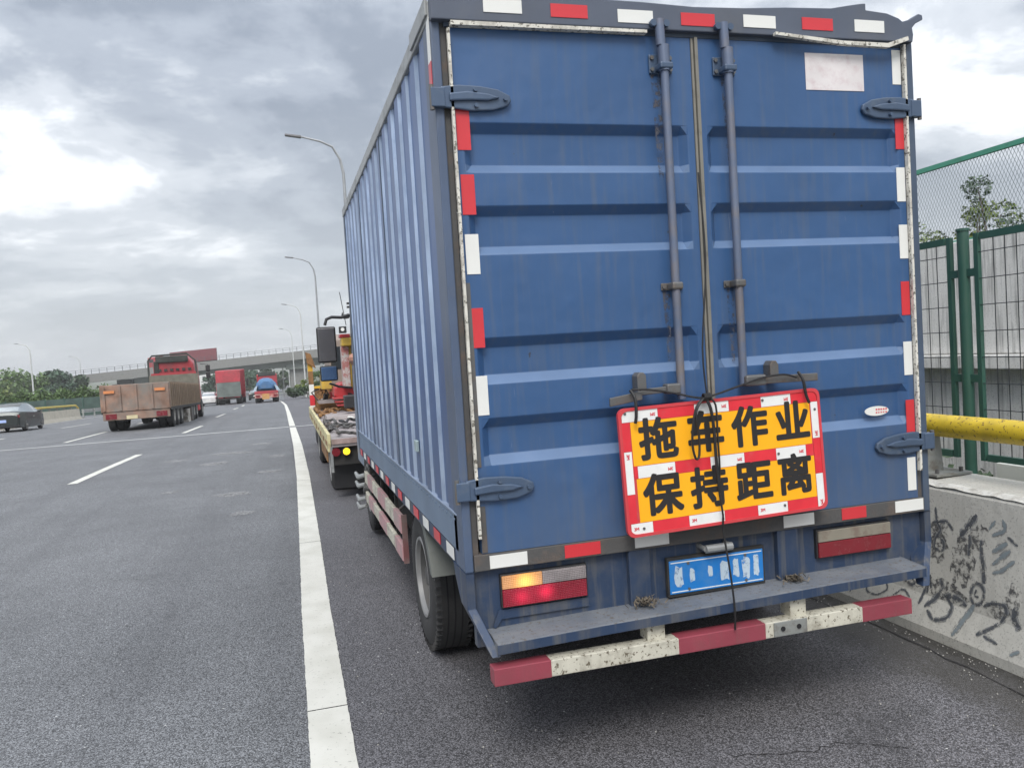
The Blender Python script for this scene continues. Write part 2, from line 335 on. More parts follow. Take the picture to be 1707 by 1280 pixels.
def conc(name, base, dark, amt, streak=0.5):
    return mat(name, base, 0.85, var=0.14, vscale=2.2, dirt=dark, damt=amt, dscale=2.2, dsharp=0.3, streak=streak, bump=0.25, bscale=25, speck=tuple(c * 0.6 for c in base), sscale=95, samt=0.03)
M_conc = conc('weathered_white_concrete', (0.50, 0.49, 0.45), (0.17, 0.165, 0.145), 0.22, 0.22)
M_wallc = conc('stained_wall_concrete', (0.66, 0.65, 0.62), (0.13, 0.13, 0.12), 0.3, 0.85)
M_bridge = conc('overpass_concrete', (0.22, 0.22, 0.21), (0.11, 0.11, 0.105), 0.35, 0.4)
M_soffit = conc('grey_soffit_concrete', (0.20, 0.22, 0.20), (0.12, 0.13, 0.12), 0.3, 0.3)
M_soil = mat('verge_ground', (0.07, 0.085, 0.045), 0.95, var=0.3, dirt=(0.13, 0.115, 0.085), damt=0.3, dscale=0.2)

# ------------------------------------------------------------------ ground and road
g = MB(); ys = [-60, -20, 0, 20, 60, 120, 200, 400, 900, 3500]
xs = [-3000, -400, -100, -45, 12, 100, 400, 3000]
for i in range(len(ys) - 1):
    for j in range(len(xs) - 1):
        zf = lambda y: gz(y) - 1.6
        g.quad((xs[j], ys[i], zf(ys[i])), (xs[j + 1], ys[i], zf(ys[i])), (xs[j + 1], ys[i + 1], zf(ys[i + 1])), (xs[j], ys[i + 1], zf(ys[i + 1])))
g.build('ground', M_soil, kind='structure')
sheet(-36, -0.52, -14, 420, 0.0, 4).build('road', M_road, kind='structure')
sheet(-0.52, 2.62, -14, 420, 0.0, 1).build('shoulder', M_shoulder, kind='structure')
mb = MB()     # bridge deck slab under the road so that it has an edge
for a, b in zip(ystations(-14, 420)[:-1], ystations(-14, 420)[1:]):
    mb.hexa([(-36, a, gz(a) - 1.5), (3.1, a, gz(a) - 1.5), (3.1, b, gz(b) - 1.5), (-36, b, gz(b) - 1.5), (-36, a, gz(a) - 0.012), (3.1, a, gz(a) - 0.012), (3.1, b, gz(b) - 0.012), (-36, b, gz(b) - 0.012)])
mb.build('bridge_deck', M_soffit, kind='structure')
# edge line in poured lengths, ragged at the sides, slight curve as measured
def exl(Y):
    pts = [(-14, -0.66), (0, -0.62), (2.5, -0.60), (4.5, -0.57), (9.3, -0.51), (15, -0.48), (40, -0.50), (62, -0.56), (84, -0.92), (110, -2.0), (150, -4.4), (220, -10)]
    for (a, xa), (b, xb) in zip(pts, pts[1:]):
        if a <= Y <= b: return xa + (xb - xa) * (Y - a) / (b - a)
    return pts[-1][1]
breaks = [-8, -3.2, 0.9, 4.62, 8.9, 13.2, 17.6, 23.4, 24.4, 60, 200]
rnd = random.Random(3)
for a, b in zip(breaks, breaks[1:]):
    if a == 23.4: continue
    mb = MB(); n = max(4, int((b - a) / (0.035 if b < 10 else 0.4))); 
    if a >= 60: n = 60
    L_ = []; Rr = []
    for i in range(n + 1):
        Y = a + 0.005 + (b - a - 0.01) * i / n; x = exl(Y); j = 0.002 if Y < 12 else 0
        L_.append((x + rnd.uniform(-j, j), Y, gz(Y) + 0.004)); Rr.append((x + 0.185 + rnd.uniform(-j, j), Y, gz(Y) + 0.004))
    for i in range(n): mb.quad(L_[i], Rr[i], Rr[i + 1], L_[i + 1])
    mb.build('edge_line', M_paint, kind='structure')
def dash(x0, y0, x1, y1, wd=0.15):
    mb = MB(); n = 4
    for i in range(n):
        ya = y0 + (y1 - y0) * i / n; yb = y0 + (y1 - y0) * (i + 1) / n; xa = x0 + (x1 - x0) * i / n; xb = x0 + (x1 - x0) * (i + 1) / n
        mb.quad((xa, ya, gz(ya) + 0.004), (xa + wd, ya, gz(ya) + 0.004), (xb + wd, yb, gz(yb) + 0.004), (xb, yb, gz(yb) + 0.004))
    mb.build('lane_dash', M_paint, kind='structure')
for a in ((-4.0, 11.3, -3.82, 16.5), (-3.92, 25.8, -3.82, 31.0), (-4.1, 42.2, -4.05, 48.0), (-4.2, 59.5, -4.15, 64.5), (-4.12, 71, -4.2, 77), (-4.2, -4, -4.1, 2),
          (-7.45, 25.8, -7.6, 32.9), (-7.5, 11, -7.45, 17.5), (-7.7, 41, -7.7, 47), (-7.8, 56, -7.8, 62), (-11.8, 43.9, -11.55, 49.5), (-11.6, 28.6, -11.7, 34.6), (-11.7, 58, -11.6, 64)): dash(*a)
ed = MB()
for a, b in zip(ystations(20, 200), ystations(20, 200)[1:]):
    ed.quad((-15.75, a, gz(a) + 0.004), (-15.6, a, gz(a) + 0.004), (-15.6, b, gz(b) + 0.004), (-15.75, b, gz(b) + 0.004))
ed.build('edge_line', M_paint, kind='structure')
# expansion joint, a pale strip with a rubber slot
mj = mat('joint_concrete', (0.41, 0.41, 0.40), 0.7, var=0.15, vscale=6)
sheet(-36, 2.6, 23.72, 24.08, 0.004).build('expansion_joint', mj, kind='structure')
# worn paint scraps and pale scuffs on the asphalt
def patch(cx_, cy_, rx, ry, mt, name, seed=0, dz=0.004):
    rr = random.Random(seed); n = 18; mb = MB(); p = []
    for i in range(n):
        t = 2 * math.pi * i / n; q = 0.65 + 0.5 * rr.random(); p.append((cx_ + rx * q * math.cos(t), cy_ + ry * q * math.sin(t), gz(cy_) + dz))
    mb.add(p, [tuple(range(n))]); return mb.build(name, mt, kind='structure')
patch(-0.335, 0.12, 0.032, 0.03, M_paint, 'paint_scrap', 1)
M_scuff = mat('pale_asphalt_scuff', (0.24, 0.24, 0.24), 0.7, alpha_noise=0.5)
for i, (x, y, a, b) in enumerate([(-1.15, 6.6, 0.16, 0.14), (-1.35, 8.2, 0.25, 0.2), (-0.9, 10.4, 0.2, 0.2), (-1.9, 12.5, 0.3, 0.3), (-2.2, 9.0, 0.15, 0.12), (-1.7, 14.5, 0.4, 0.3), (-1.2, 16.5, 0.3, 0.3), (-2.7, 13.8, 0.25, 0.2), (-0.8, 13.0, 0.2, 0.2)]):
    patch(x, y, a, b, M_scuff, 'scuff_mark', 10 + i)
M_crack = mat('crack_fill', (0.022, 0.021, 0.022), 0.9)
def crack(pts, wd, seed):
    rr = random.Random(seed); q = []
    for (xa, a), (xb, b) in zip(pts, pts[1:]):
        for k in range(8): t = k / 8; q.append((xa + (xb - xa) * t + rr.uniform(-.012, .012), a + (b - a) * t + rr.uniform(-.012, .012)))
    q.append(pts[-1]); mb = MB()
    for i in range(len(q) - 1):
        wa = wd * (0.4 + rr.random()) * 0.5; dx, dy = q[i + 1][0] - q[i][0], q[i + 1][1] - q[i][1]; l = math.hypot(dx, dy) or 1; nx, ny = -dy / l * wa, dx / l * wa
        mb.quad((q[i][0] - nx, q[i][1] - ny, gz(q[i][1]) + 0.0035), (q[i][0] + nx, q[i][1] + ny, gz(q[i][1]) + 0.0035), (q[i + 1][0] + nx, q[i + 1][1] + ny, gz(q[i + 1][1]) + 0.0035), (q[i + 1][0] - nx, q[i + 1][1] - ny, gz(q[i + 1][1]) + 0.0035))
    mb.build('crack', M_crack, kind='structure')
crack([(0.62, -0.65), (0.72, -0.78), (0.80, -0.90), (0.76, -1.05), (0.86, -1.3)], 0.006, 1)
crack([(0.95, -0.2), (1.25, -0.3), (1.4, -0.28), (1.62, -0.42)], 0.004, 2)
crack([(2.45, 3.0), (2.40, 1.6), (2.43, 0.6), (2.38, -0.4), (2.44, -1.6)], 0.010, 3)
gr = MB(); rr_ = random.Random(31)          # loose grit, thicker along the barrier foot
for i in range(900):
    x = 2.53 - abs(rr_.gauss(0, 0.10)) if rr_.random() < 0.6 else rr_.uniform(-0.4, 2.4); y = rr_.uniform(-2.2, 5); q = rr_.uniform(0.0015, 0.005)
    gr.add([(x - q, y - q, 0.001), (x + q, y - q, 0.001), (x, y + q, 0.001), (x, y, 0.001 + q * 1.3)], [(0, 1, 3), (1, 2, 3), (2, 0, 3)])
gr.build('road_grit', mat('road_grit', (0.30, 0.29, 0.27), 0.9, var=0.4, vscale=30), kind='stuff')
patch(-0.52, -0.02, 0.022, 0.02, M_dark, 'tar_spot', 5, 0.008)

# ------------------------------------------------------------------ right-hand barrier, rail, fence and wall
def bpro(y):
    z = gz(y); return [(2.54, z), (2.54, z + 0.05), (2.60, z + 0.20), (2.66, z + 0.58), (2.685, z + 0.755), (2.715, z + 0.79), (3.02, z + 0.80), (3.04, z + 0.76), (3.04, z - 0.4), (2.54, z - 0.4)]
def loft(stations, prof, name, mt, **k):
    mb = MB(); vs = []; n = len(prof(stations[0]))
    for y in stations: vs += [(x, y, z) for x, z in prof(y)]
    fs = [(i * n + j, i * n + (j + 1) % n, (i + 1) * n + (j + 1) % n, (i + 1) * n + j) for i in range(len(stations) - 1) for j in range(n)]
    fs += [tuple(range(n)), tuple(range(len(vs) - 1, len(vs) - n - 1, -1))]
    mb.add(vs, fs); return mb.build(name, mt, **k)
M_wash = mat('whitewash', (0.62, 0.61, 0.57), 0.8, dirt=(0.36, 0.34, 0.30), damt=0.5, dscale=18, dsharp=0.2)
bar = thing('concrete_barrier', 'white stained concrete barrier with graffiti along the right shoulder', 'barrier', (2.8, 0, 0))
cuts = [-14, -10, -6, -2, 6.2, 12.2] + [18 + 6 * i for i in range(14)]
for a, b in zip(cuts, cuts[1:]):
    st = [a + 0.006]
    while st[-1] + 0.5 < b: st.append(st[-1] + (0.25 if b < 8 else 3))
    st.append(b - 0.006)
    o = loft(st, bpro, 'barrier_block', M_conc, parent=bar, bevel=0.008)
    te = MB(); n_ = max(2, int((b - a) / (0.06 if b < 8 else 1.5)))
    q_ = [(a + 0.01 + (b - a - 0.02) * i / n_) for i in range(n_ + 1)]
    w_ = [(rnd.uniform(0.0, 0.012), rnd.uniform(-0.01, 0.006)) for _ in q_]
    for (ya_, ea), (yb_, eb) in zip(zip(q_, w_), zip(q_[1:], w_[1:])):
        te.quad((2.6885, ya_, gz(ya_) + 0.768 + ea[0]), (2.6885, yb_, gz(yb_) + 0.768 + eb[0]), (2.712, yb_, gz(yb_) + 0.7925), (2.712, ya_, gz(ya_) + 0.7925))
        te.quad((2.712, ya_, gz(ya_) + 0.7925), (2.712, yb_, gz(yb_) + 0.7925), (2.728 + eb[1], yb_, gz(yb_) + 0.7935), (2.728 + ea[1], ya_, gz(ya_) + 0.7935))
    te.build('whitewashed_edge', M_wash, bar)
STROKES = [
('D', 0.04, [(0.267, 0.673), (0.302, 0.614), (0.356, 0.551)]),
('D', 0.018, [(0.534, 0.666), (0.514, 0.59), (0.48, 0.557), (0.515, 0.511), (0.519, 0.455), (0.457, 0.445), (0.453, 0.5), (0.506, 0.521)]),
('D', 0.03, [(0.226, 0.555), (0.214, 0.484), (0.197, 0.414), (0.186, 0.351)]),
('D', 0.026, [(0.296, 0.563), (0.288, 0.452)]),
('D', 0.02, [(0.545, 0.584), (0.446, 0.61), (0.401, 0.565)]),
('P', 0.022, [(0.154, 0.664), (0.184, 0.615)]),
('P', 0.024, [(0.113, 0.679), (0.09, 0.626), (0.163, 0.59)]),
('D', 0.018, [(0.079, 0.6), (0.018, 0.57)]),
('P', 0.03, [(0.076, 0.572), (0.155, 0.512)]),
('P', 0.03, [(0.056, 0.541), (0.149, 0.455)]),
('P', 0.022, [(0.027, 0.498), (0.095, 0.432), (0.144, 0.413)]),
('D', 0.022, [(0.214, 0.238), (0.195, 0.25), (0.183, 0.274), (0.181, 0.302), (0.189, 0.327), (0.205, 0.343), (0.226, 0.345), (0.245, 0.333), (0.257, 0.309), (0.26, 0.28), (0.251, 0.255), (0.235, 0.239), (0.214, 0.238)]),
('P', 0.03, [(0.232, 0.236), (0.27, 0.166), (0.32, 0.061)]),
('D', 0.014, [(0.227, 0.312), (0.237, 0.279), (0.21, 0.279)]),
('D', 0.024, [(0.179, 0.244), (0.129, 0.272), (0.062, 0.284), (0.042, 0.254), (0.07, 0.197), (0.132, 0.142), (0.186, 0.107)]),
('D', 0.018, [(0.147, 0.115), (0.059, 0.101)]),
('D', 0.02, [(0.577, 0.147), (0.547, 0.251), (0.524, 0.32), (0.515, 0.243)]),
('D', 0.03, [(0.452, 0.314), (0.436, 0.264), (0.47, 0.208), (0.534, 0.143)]),
('D', 0.034, [(0.412, 0.232), (0.345, 0.242), (0.276, 0.216)]),
('D', 0.024, [(0.512, 0.134), (0.456, 0.095), (0.371, 0.129), (0.359, 0.193), (0.423, 0.237)]),
('D', 0.04, [(-0.003, 0.295), (0.007, 0.23), (-0.037, 0.195)]),
('P', 0.02, [(-0.017, 0.077), (-0.061, 0.106)]),
('D', 0.012, [(0.897, 0.185), (0.968, 0.159), (0.977, 0.115), (0.887, 0.109), (0.808, 0.16), (0.842, 0.201), (0.897, 0.185)]),
('D', 0.012, [(1.085, 0.119), (1.095, 0.074)]),
('D', 0.014, [(0.764, 0.142), (0.703, 0.197), (0.646, 0.164)]),
('D', 0.02, [(0.709, 0.245), (0.64, 0.223), (0.596, 0.282)]),
('D', 0.02, [(0.525, 0.319), (0.537, 0.212)]),
]
M_gd = mat('dark_spray_paint', (0.085, 0.092, 0.105), 0.7, alpha_noise=0.6)
M_gp = mat('pale_blue_spray_paint', (0.22, 0.26, 0.28), 0.7, alpha_noise=0.8)
M_gh = mat('grey_overspray', (0.25, 0.26, 0.265), 0.8, alpha_noise=0.25)
def fx(z, off): return (2.54 + 0.4 * (z - 0.05) if z < 0.2 else 2.60 + (z - 0.20) * 0.158) - off
for si, (kd, wd, pts) in enumerate(STROKES):
    pp = []
    for (a, b) in zip(pts, pts[1:]):
        for i in range(5): pp.append((a[0] + (b[0] - a[0]) * i / 5, a[1] + (b[1] - a[1]) * i / 5))
    pp.append(pts[-1])
    # smooth a little
    for _ in range(3): pp = [pp[0]] + [((pp[i - 1][0] + 2 * pp[i][0] + pp[i + 1][0]) / 4, (pp[i - 1][1] + 2 * pp[i][1] + pp[i + 1][1]) / 4) for i in range(1, len(pp) - 1)] + [pp[-1]]
    for layer, (wk, mt, off) in enumerate(((1.9, M_gh, 0.0016), (1.0, M_gd if kd == 'D' else M_gp, 0.0026))):
        mb = MB(); q = []
        for i, p in enumerate(pp):
            a = pp[max(0, i - 1)]; b = pp[min(len(pp) - 1, i + 1)]; dy, dz = b[0] - a[0], b[1] - a[1]; l = math.hypot(dy, dz) or 1
            hw = wd * 0.30 * wk * (0.8 + 0.4 * rnd.random()) * (0.5 if i in (0, len(pp) - 1) else 1)
            ny, nz_ = -dz / l * hw, dy / l * hw
            o2 = off + 0.00006 * si
            q.append(((fx(p[1] + nz_, o2), p[0] + ny, p[1] + nz_), (fx(p[1] - nz_, o2), p[0] - ny, p[1] - nz_)))
        for i in range(len(q) - 1): mb.quad(q[i][0], q[i][1], q[i + 1][1], q[i + 1][0])
        mb.build('graffiti_stroke', mt, bar)
# soot and scrubbed-out marks around the writing
M_soot = mat('scrubbed_soot', (0.09, 0.09, 0.092), 0.9, alpha_noise=0.15)
for k, (y, z, ry, rz) in enumerate(((0.50, 0.50, 0.09, 0.12), (0.33, 0.42, 0.10, 0.13), (0.42, 0.24, 0.14, 0.07), (0.10, 0.22, 0.06, 0.09), (0.25, 0.56, 0.07, 0.08), (0.60, 0.28, 0.10, 0.06), (0.02, 0.30, 0.05, 0.10))):
    rr = random.Random(90 + k); pl = []
    for i in range(22):
        t = 2 * math.pi * i / 22; q = 0.6 + 0.5 * rr.random(); yy, zz_ = y + ry * q * math.cos(t), max(0.205, z + rz * q * math.sin(t)); pl.append((fx(zz_, 0.0009 + 0.00004 * k), yy, zz_))
    MB().add(pl, [tuple(range(22))]).build('soot_mark', M_soot, bar)
# rail on the barrier
M_yrail = mat('yellow_rail_paint', (0.66, 0.47, 0.03), 0.45, dirt=(0.16, 0.10, 0.03), damt=0.3, dscale=5, dsharp=0.25, speck=(0.2, 0.12, 0.03), sscale=50, samt=0.02)
M_gbase = mat('rusted_grey_plate', (0.22, 0.23, 0.22), 0.7, dirt=(0.09, 0.07, 0.05), damt=0.4, dscale=8)
rail = thing('guard_rail', 'yellow tubular rail on plated posts along the top of the right barrier', 'railing', (2.86, 0, 0.8))
MB().tube([(2.86, y, gz(y) + 1.075) for y in (-14, -7, 0, 3, 7, 12, 18, 40, 100)], 0.062, 20).build('tube_rail', M_yrail, rail, smooth=True)
for i in range(-5, 20):
    y = 0.74 + 2.0 * i; z = gz(y)
    p = MB(); p.prism([(2.80, z + 0.805), (2.92, z + 0.805), (2.90, z + 1.03), (2.83, z + 1.03)], 'y', y - 0.012, y + 0.012)
    p.build('rail_post', M_gbase, rail, bevel=0.002)
    p = MB(); p.box(2.76, y - 0.13, z + 0.802, 3.0, y + 0.13, z + 0.816); p.build('base_plate', M_gbase, rail, bevel=0.002)
    for dx in (2.80, 2.96):
        for dy in (-0.09, 0.09):
            MB().tube([(dx, y + dy, z + 0.816), (dx, y + dy, z + 0.84)], 0.011, 6).build('bolt', M_steel, rail)
# green fence
M_green = mat('green_fence_paint', (0.026, 0.085, 0.062), 0.5, dirt=(0.05, 0.07, 0.06), damt=0.3, dscale=4, dsharp=0.3)
M_greenl = mat('bright_green_beam', (0.06, 0.27, 0.18), 0.5, dirt=(0.05, 0.14, 0.1), damt=0.3, dscale=4)
M_wire = mat('dark_wire', (0.035, 0.04, 0.045), 0.55, 0.3)
fen = thing('mesh_fence', 'green post and welded mesh fence between the barrier and the concrete wall', 'fence', (3.3, 0, 0))
XF = 3.3
for i in range(-3, 8):
    yp = 0.92 + 3.0 * i; z = gz(yp)
    MB().tube([(XF, yp, z - 0.9), (XF, yp, z + 2.17)], 0.033, 14).build('fence_post', M_green, fen, smooth=True)
    MB().tube([(XF, yp, z + 2.17), (XF, yp, z + 2.185)], 0.038, 14).build('post_cap', M_green, fen)
    for zz_ in (1.90, 1.28):
        MB().box(XF - 0.012, yp - 0.09, z + zz_, XF + 0.012, yp + 0.09, z + zz_ + 0.045).build('clamp', M_green, fen)
    y0, y1 = yp + 0.085, yp + 2.915; fr = MB(); t = 0.013
    zb, zt = z + 0.82, z + 2.145
    fr.box(XF - t, y0, zb, XF + t, y0 + 0.03, zt); fr.box(XF - t, y1 - 0.03, zb, XF + t, y1, zt)
    fr.box(XF - t, y0 + 0.045, zt - 0.04, XF + t, y1 - 0.045, zt); fr.box(XF - t, y0 + 0.045, zb, XF + t, y1 - 0.045, zb + 0.04)
    fr.build('panel_frame', M_green, fen)
    wg = MB(); yy = y0 + 0.045 + 0.075
    while yy < y1 - 0.05: wg.tube([(XF, yy, zb + 0.03), (XF, yy, zt - 0.03)], 0.0028, 5, caps=False); yy += 0.076
    zq = zb + 0.15
    while zq < zt - 0.05: wg.tube([(XF - 0.005, y0 + 0.03, zq), (XF - 0.005, y1 - 0.03, zq)], 0.0028, 5, caps=False); zq += 0.152
    wg.build('wire_grid', M_wire, fen)
# pale board lying against the fence foot
tag(MB().hexa([(3.14, -2.2, 0.42), (3.17, -2.2, 0.42), (3.17, 0.56, 0.42), (3.14, 0.56, 0.42), (3.14, -2.2, 0.85), (3.17, -2.2, 0.85), (3.17, 0.59, 0.85), (3.14, 0.59, 0.85)]).build('board', mat('pale_grey_board', (0.48, 0.50, 0.47), 0.7, var=0.06, dirt=(0.35, 0.37, 0.34), damt=0.2), bevel=0.003), 'pale grey board standing at the foot of the green fence behind the barrier', 'board')
# concrete wall of the neighbouring carriageway, panel by panel
wall = thing('concrete_wall', 'tall stained concrete panel wall behind the green fence', 'wall', (5.0, 0, 0))
for i in range(-5, 16):
    a, b = i * 2.0 + 0.02, i * 2.0 + 1.99; z = gz(max(a, 0))
    MB().box(5.0, a, 1.36 + z, 5.14, b, 2.32 + z).build('wall_panel', M_wallc, wall, bevel=0.01)
    MB().box(5.07, a, -2.2 + z, 5.5, b + 0.03, 1.30 + z).build('lower_panel', M_wallc, wall, bevel=0.01)
    MB().box(4.90, a - 0.015, 1.24 + z, 5.5, b + 0.005, 1.355 + z).build('ledge', M_wallc, wall, bevel=0.008)
# anti-throw screen on that wall
scr = thing('mesh_screen', 'expanded metal screen in green frame standing on the concrete wall', 'screen', (5.05, 0, 2.3))
def zs(y): return gz(max(y, 0)) * 0.6
MB().hexa([(5.03, -8, 2.33), (5.07, -8, 2.33), (5.07, 14, 2.30 + zs(14)), (5.03, 14, 2.30 + zs(14)), (5.03, -8, 2.385), (5.07, -8, 2.385), (5.07, 14, 2.355 + zs(14)), (5.03, 14, 2.355 + zs(14))]).build('lower_beam', M_greenl, scr)
MB().hexa([(5.03, -8, 3.035), (5.07, -8, 3.035), (5.07, 14, 2.94), (5.03, 14, 2.94), (5.03, -8, 3.075), (5.07, -8, 3.075), (5.07, 14, 2.98), (5.03, 14, 2.98)]).build('top_beam', M_greenl, scr)
for yy_ in (-7, -4, -1, 5.6, 8.6, 11.6): MB().box(5.035, yy_, 2.3, 5.065, yy_ + 0.03, 3.0).build('upright', M_greenl, scr)
em = MB(); M_em = mat('expanded_metal', (0.30, 0.33, 0.34), 0.5, 0.3); y = -1.0
while y < 9:
    for sgn in (1, -1):
        a = Vector((5.05 + 0.001 * sgn, y, 2.37)); b = Vector((5.05 + 0.001 * sgn, y + sgn * 0.33, 3.04 - 0.004 * y)); dd = (b - a).normalized(); nrm = Vector((0, -dd.z, dd.y)) * 0.0022
        em.quad(a - nrm, a + nrm, b + nrm, b - nrm)
    y += 0.034
em.build('expanded_mesh', M_em, scr, kind='stuff')

# ------------------------------------------------------------------ the blue box truck
T = thing('box_truck', 'blue box truck seen from behind with corrugated sides and double rear doors', 'truck', (1.07, 0, 0))
W_, LEN = 2.15, 4.34
# corrugated side sheets (left, right) with paler paint on the rear-facing flanks
rnd0 = random.Random(12)
def side_sheet(x, sgn, a, n, name):
    mb = MB(); y = a; st = []; P = 0.2525
    for i in range(n):
        y0 = a + P * i
        j1, j2 = rnd0.uniform(-0.005, 0.005), rnd0.uniform(-0.002, 0.002); st += [(y0 + (j1 if i else 0), 0.0, 0), (y0 + 0.108 + j1, 0.0, 1), (y0 + 0.12 + j1, 0.013 + j2, 0), (y0 + 0.228 + j1, 0.013 + j2, 1)]
    st.append((a + P * n, 0.0, 0))
    # first index: material of the facet starting there (0 flat, 1 flank)
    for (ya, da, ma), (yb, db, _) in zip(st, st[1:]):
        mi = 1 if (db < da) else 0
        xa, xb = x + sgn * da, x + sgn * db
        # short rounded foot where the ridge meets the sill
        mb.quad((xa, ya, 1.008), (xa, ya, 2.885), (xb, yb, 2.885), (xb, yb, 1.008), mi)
    mb.build(name, [M_side, M_paleblue], T)
ya = 0.16
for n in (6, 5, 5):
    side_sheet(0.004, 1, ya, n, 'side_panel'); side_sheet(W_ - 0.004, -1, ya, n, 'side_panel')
    if ya < 3:
        for xs__ in (-0.001, W_ - 0.019): MB().box(xs__, ya + 0.2525 * n - 0.002, 1.008, xs__ + 0.02, ya + 0.2525 * n + 0.014, 2.885).build('panel_seam', M_bluedk, T)
    ya += 0.2525 * n + 0.012
# sill, rails and posts along both sides
for (x0, x1) in ((0.0, 0.05), (W_ - 0.05, W_)):
    MB().box(x0, 0.10, 0.86, x1, 4.33, 1.008).build('sill_board', M_sill, T, bevel=0.004)
    MB().box(x0 - 0.004, 0.10, 1.006, x1 + 0.004, 4.26, 1.012).build('sill_highlight', M_paleblue, T)  # pale strip that paints a highlight along the sill top
    MB().box(x0 + 0.002, 0.10, 0.795, x1 - 0.002, 4.33, 0.858).build('sill_flange', M_bluelow, T)
    MB().box(x0 - 0.004, 0.03, 2.885, x1 + 0.004, 4.35, 2.955).build('top_rail', M_galv, T, bevel=0.006)
    MB().box(x0, 4.262, 0.80, x1, 4.34, 2.884).build('front_post', M_bluedk, T, bevel=0.006)
MB().box(-0.012, 0.03, 2.90, 0.0, 0.40, 2.965).build('roof_flashing', M_galv, T, bevel=0.003)
MB().box(0.04, 0.05, 2.91, W_ - 0.04, 4.32, 2.95).build('roof', M_galv, T)
MB().box(0.05, 4.30, 0.82, W_ - 0.05, 4.335, 2.9).build('front_wall', M_side, T)
MB().box(0.05, 0.06, 0.80, W_ - 0.05, 4.30, 0.87).build('floor', M_chassis, T)
rv = MB()
for i in range(52): rv.tube([(0.0005, 0.14 + 0.08 * i, 0.985), (-0.003, 0.14 + 0.08 * i, 0.985)], 0.005, 6)
rv.build('sill_rivets', M_sill, T)
# corner posts: outer blue face, groove, inner rebate
for s, x in ((1, 0.0), (-1, W_)):
    def X(v): return x + s * v
    a, b = sorted((X(0.0), X(0.034)))
    MB().box(a, 0.0, 0.80, b, 0.16, 2.885).build('corner_post', M_bluedk if s < 0 else mat('post_paint', (0.07, 0.10, 0.165), 0.45, dirt=(0.13, 0.13, 0.125), damt=0.3, dscale=5, dsharp=0.3, streak=0.4), T, bevel=0.005)
    a, b = sorted((X(0.034), X(0.058))); MB().box(a, 0.012, 0.80, b, 0.10, 2.885).build('door_rebate', M_rust, T)
# header with a bent, torn rain flap
top = [(0, 2.972), (0.3, 2.976), (0.6, 2.975), (0.85, 2.972), (1.07, 2.965), (1.3, 2.972), (1.5, 2.985), (1.72, 2.993), (1.80, 3.008), (1.87, 3.020), (1.893, 3.022), (1.893, 2.994), (2.0, 2.986), (2.06, 2.968), (2.08, 2.955), (2.12, 2.966), (2.165, 2.992), (2.185, 2.988), (2.188, 2.968), (2.15, 2.950), (2.13, 2.93), (2.135, 2.9)]
MB().prism([(0, 2.866)] + [(0, 2.972)] + top[1:] + [(2.13, 2.868)], 'y', -0.028, 0.02).build('header', mat('header_paint', (0.075, 0.09, 0.125), 0.55, dirt=(0.13, 0.13, 0.13), damt=0.3, dscale=3, dsharp=0.3), T, bevel=0.004)
MB().box(0.05, 0.0, 2.852, W_ - 0.05, 0.10, 2.90).build('header_soffit', M_bluedk, T)
MB().prism([(0.07, 2.846), (0.07, 2.862), (0.86, 2.862), (0.86, 2.850)], 'y', -0.034, -0.004).build('top_gasket', M_gasket, T)
MB().prism([(1.43, 2.862), (1.43, 2.874), (1.75, 2.851), (1.98, 2.850), (2.085, 2.884), (2.09, 2.868), (1.985, 2.832), (1.75, 2.836)], 'y', -0.05, -0.03).build('top_gasket', M_gasket, T)
MB().box(0.0575, -0.020, 0.93, 0.068, -0.001, 2.84).build('side_gasket', M_gasket, T)
MB().box(2.087, -0.020, 0.99, 2.098, -0.001, 2.86).build('side_gasket', M_gasket, T)
# doors: pressed sheets with recessed channels
CH = [(2.500, 2.464, 2.345, 2.312), (2.188, 2.152, 2.036, 2.003), (1.690, 1.652, 1.548, 1.512), (1.384, 1.346, 1.240, 1.203)]
def door(x0, x1, c0, c1, name):
    d = MB(); dp = 0.032; sl = 0.03
    xs_ = [x0, c0, c0 + sl, c1 - sl, c1, x1]; zs_ = [0.868]
    for ch in reversed(CH): zs_ += [ch[3], ch[2], ch[1], ch[0]]
    zs_.append(2.850)
    def dep(i, j):
        if i in (2, 3) and j not in (0, len(zs_) - 1) and (j - 1) % 4 in (1, 2): return dp
        return 0.0
    vs = [(x, dep(i, j), z) for j, z in enumerate(zs_) for i, x in enumerate(xs_)]
    fs = [(j * 6 + i, j * 6 + i + 1, (j + 1) * 6 + i + 1, (j + 1) * 6 + i) for j in range(len(zs_) - 1) for i in range(5)]
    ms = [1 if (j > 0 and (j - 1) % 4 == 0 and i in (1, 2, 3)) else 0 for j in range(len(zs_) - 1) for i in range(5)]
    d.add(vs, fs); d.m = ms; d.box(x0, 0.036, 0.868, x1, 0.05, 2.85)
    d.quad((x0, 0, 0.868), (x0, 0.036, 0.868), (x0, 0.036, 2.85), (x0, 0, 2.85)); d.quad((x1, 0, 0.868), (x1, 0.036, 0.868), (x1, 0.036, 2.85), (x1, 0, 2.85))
    o = d.build(name, [M_blue, M_ledge], T, bevel=0.003); return o
DL = door(0.070, 1.062, 0.100, 1.032, 'rear_door'); DR = door(1.092, 2.085, 1.120, 2.055, 'rear_door')
MB().box(1.064, -0.004, 0.87, 1.0735, 0.03, 2.848).build('seal', M_rubber, DL)
MB().box(1.0735, 0.02, 0.87, 1.078, 0.04, 2.848).build('door_gap', M_dark, DL)
MB().box(1.078, -0.010, 0.87, 1.0915, 0.03, 2.852).build('seal', M_rubber, DR)
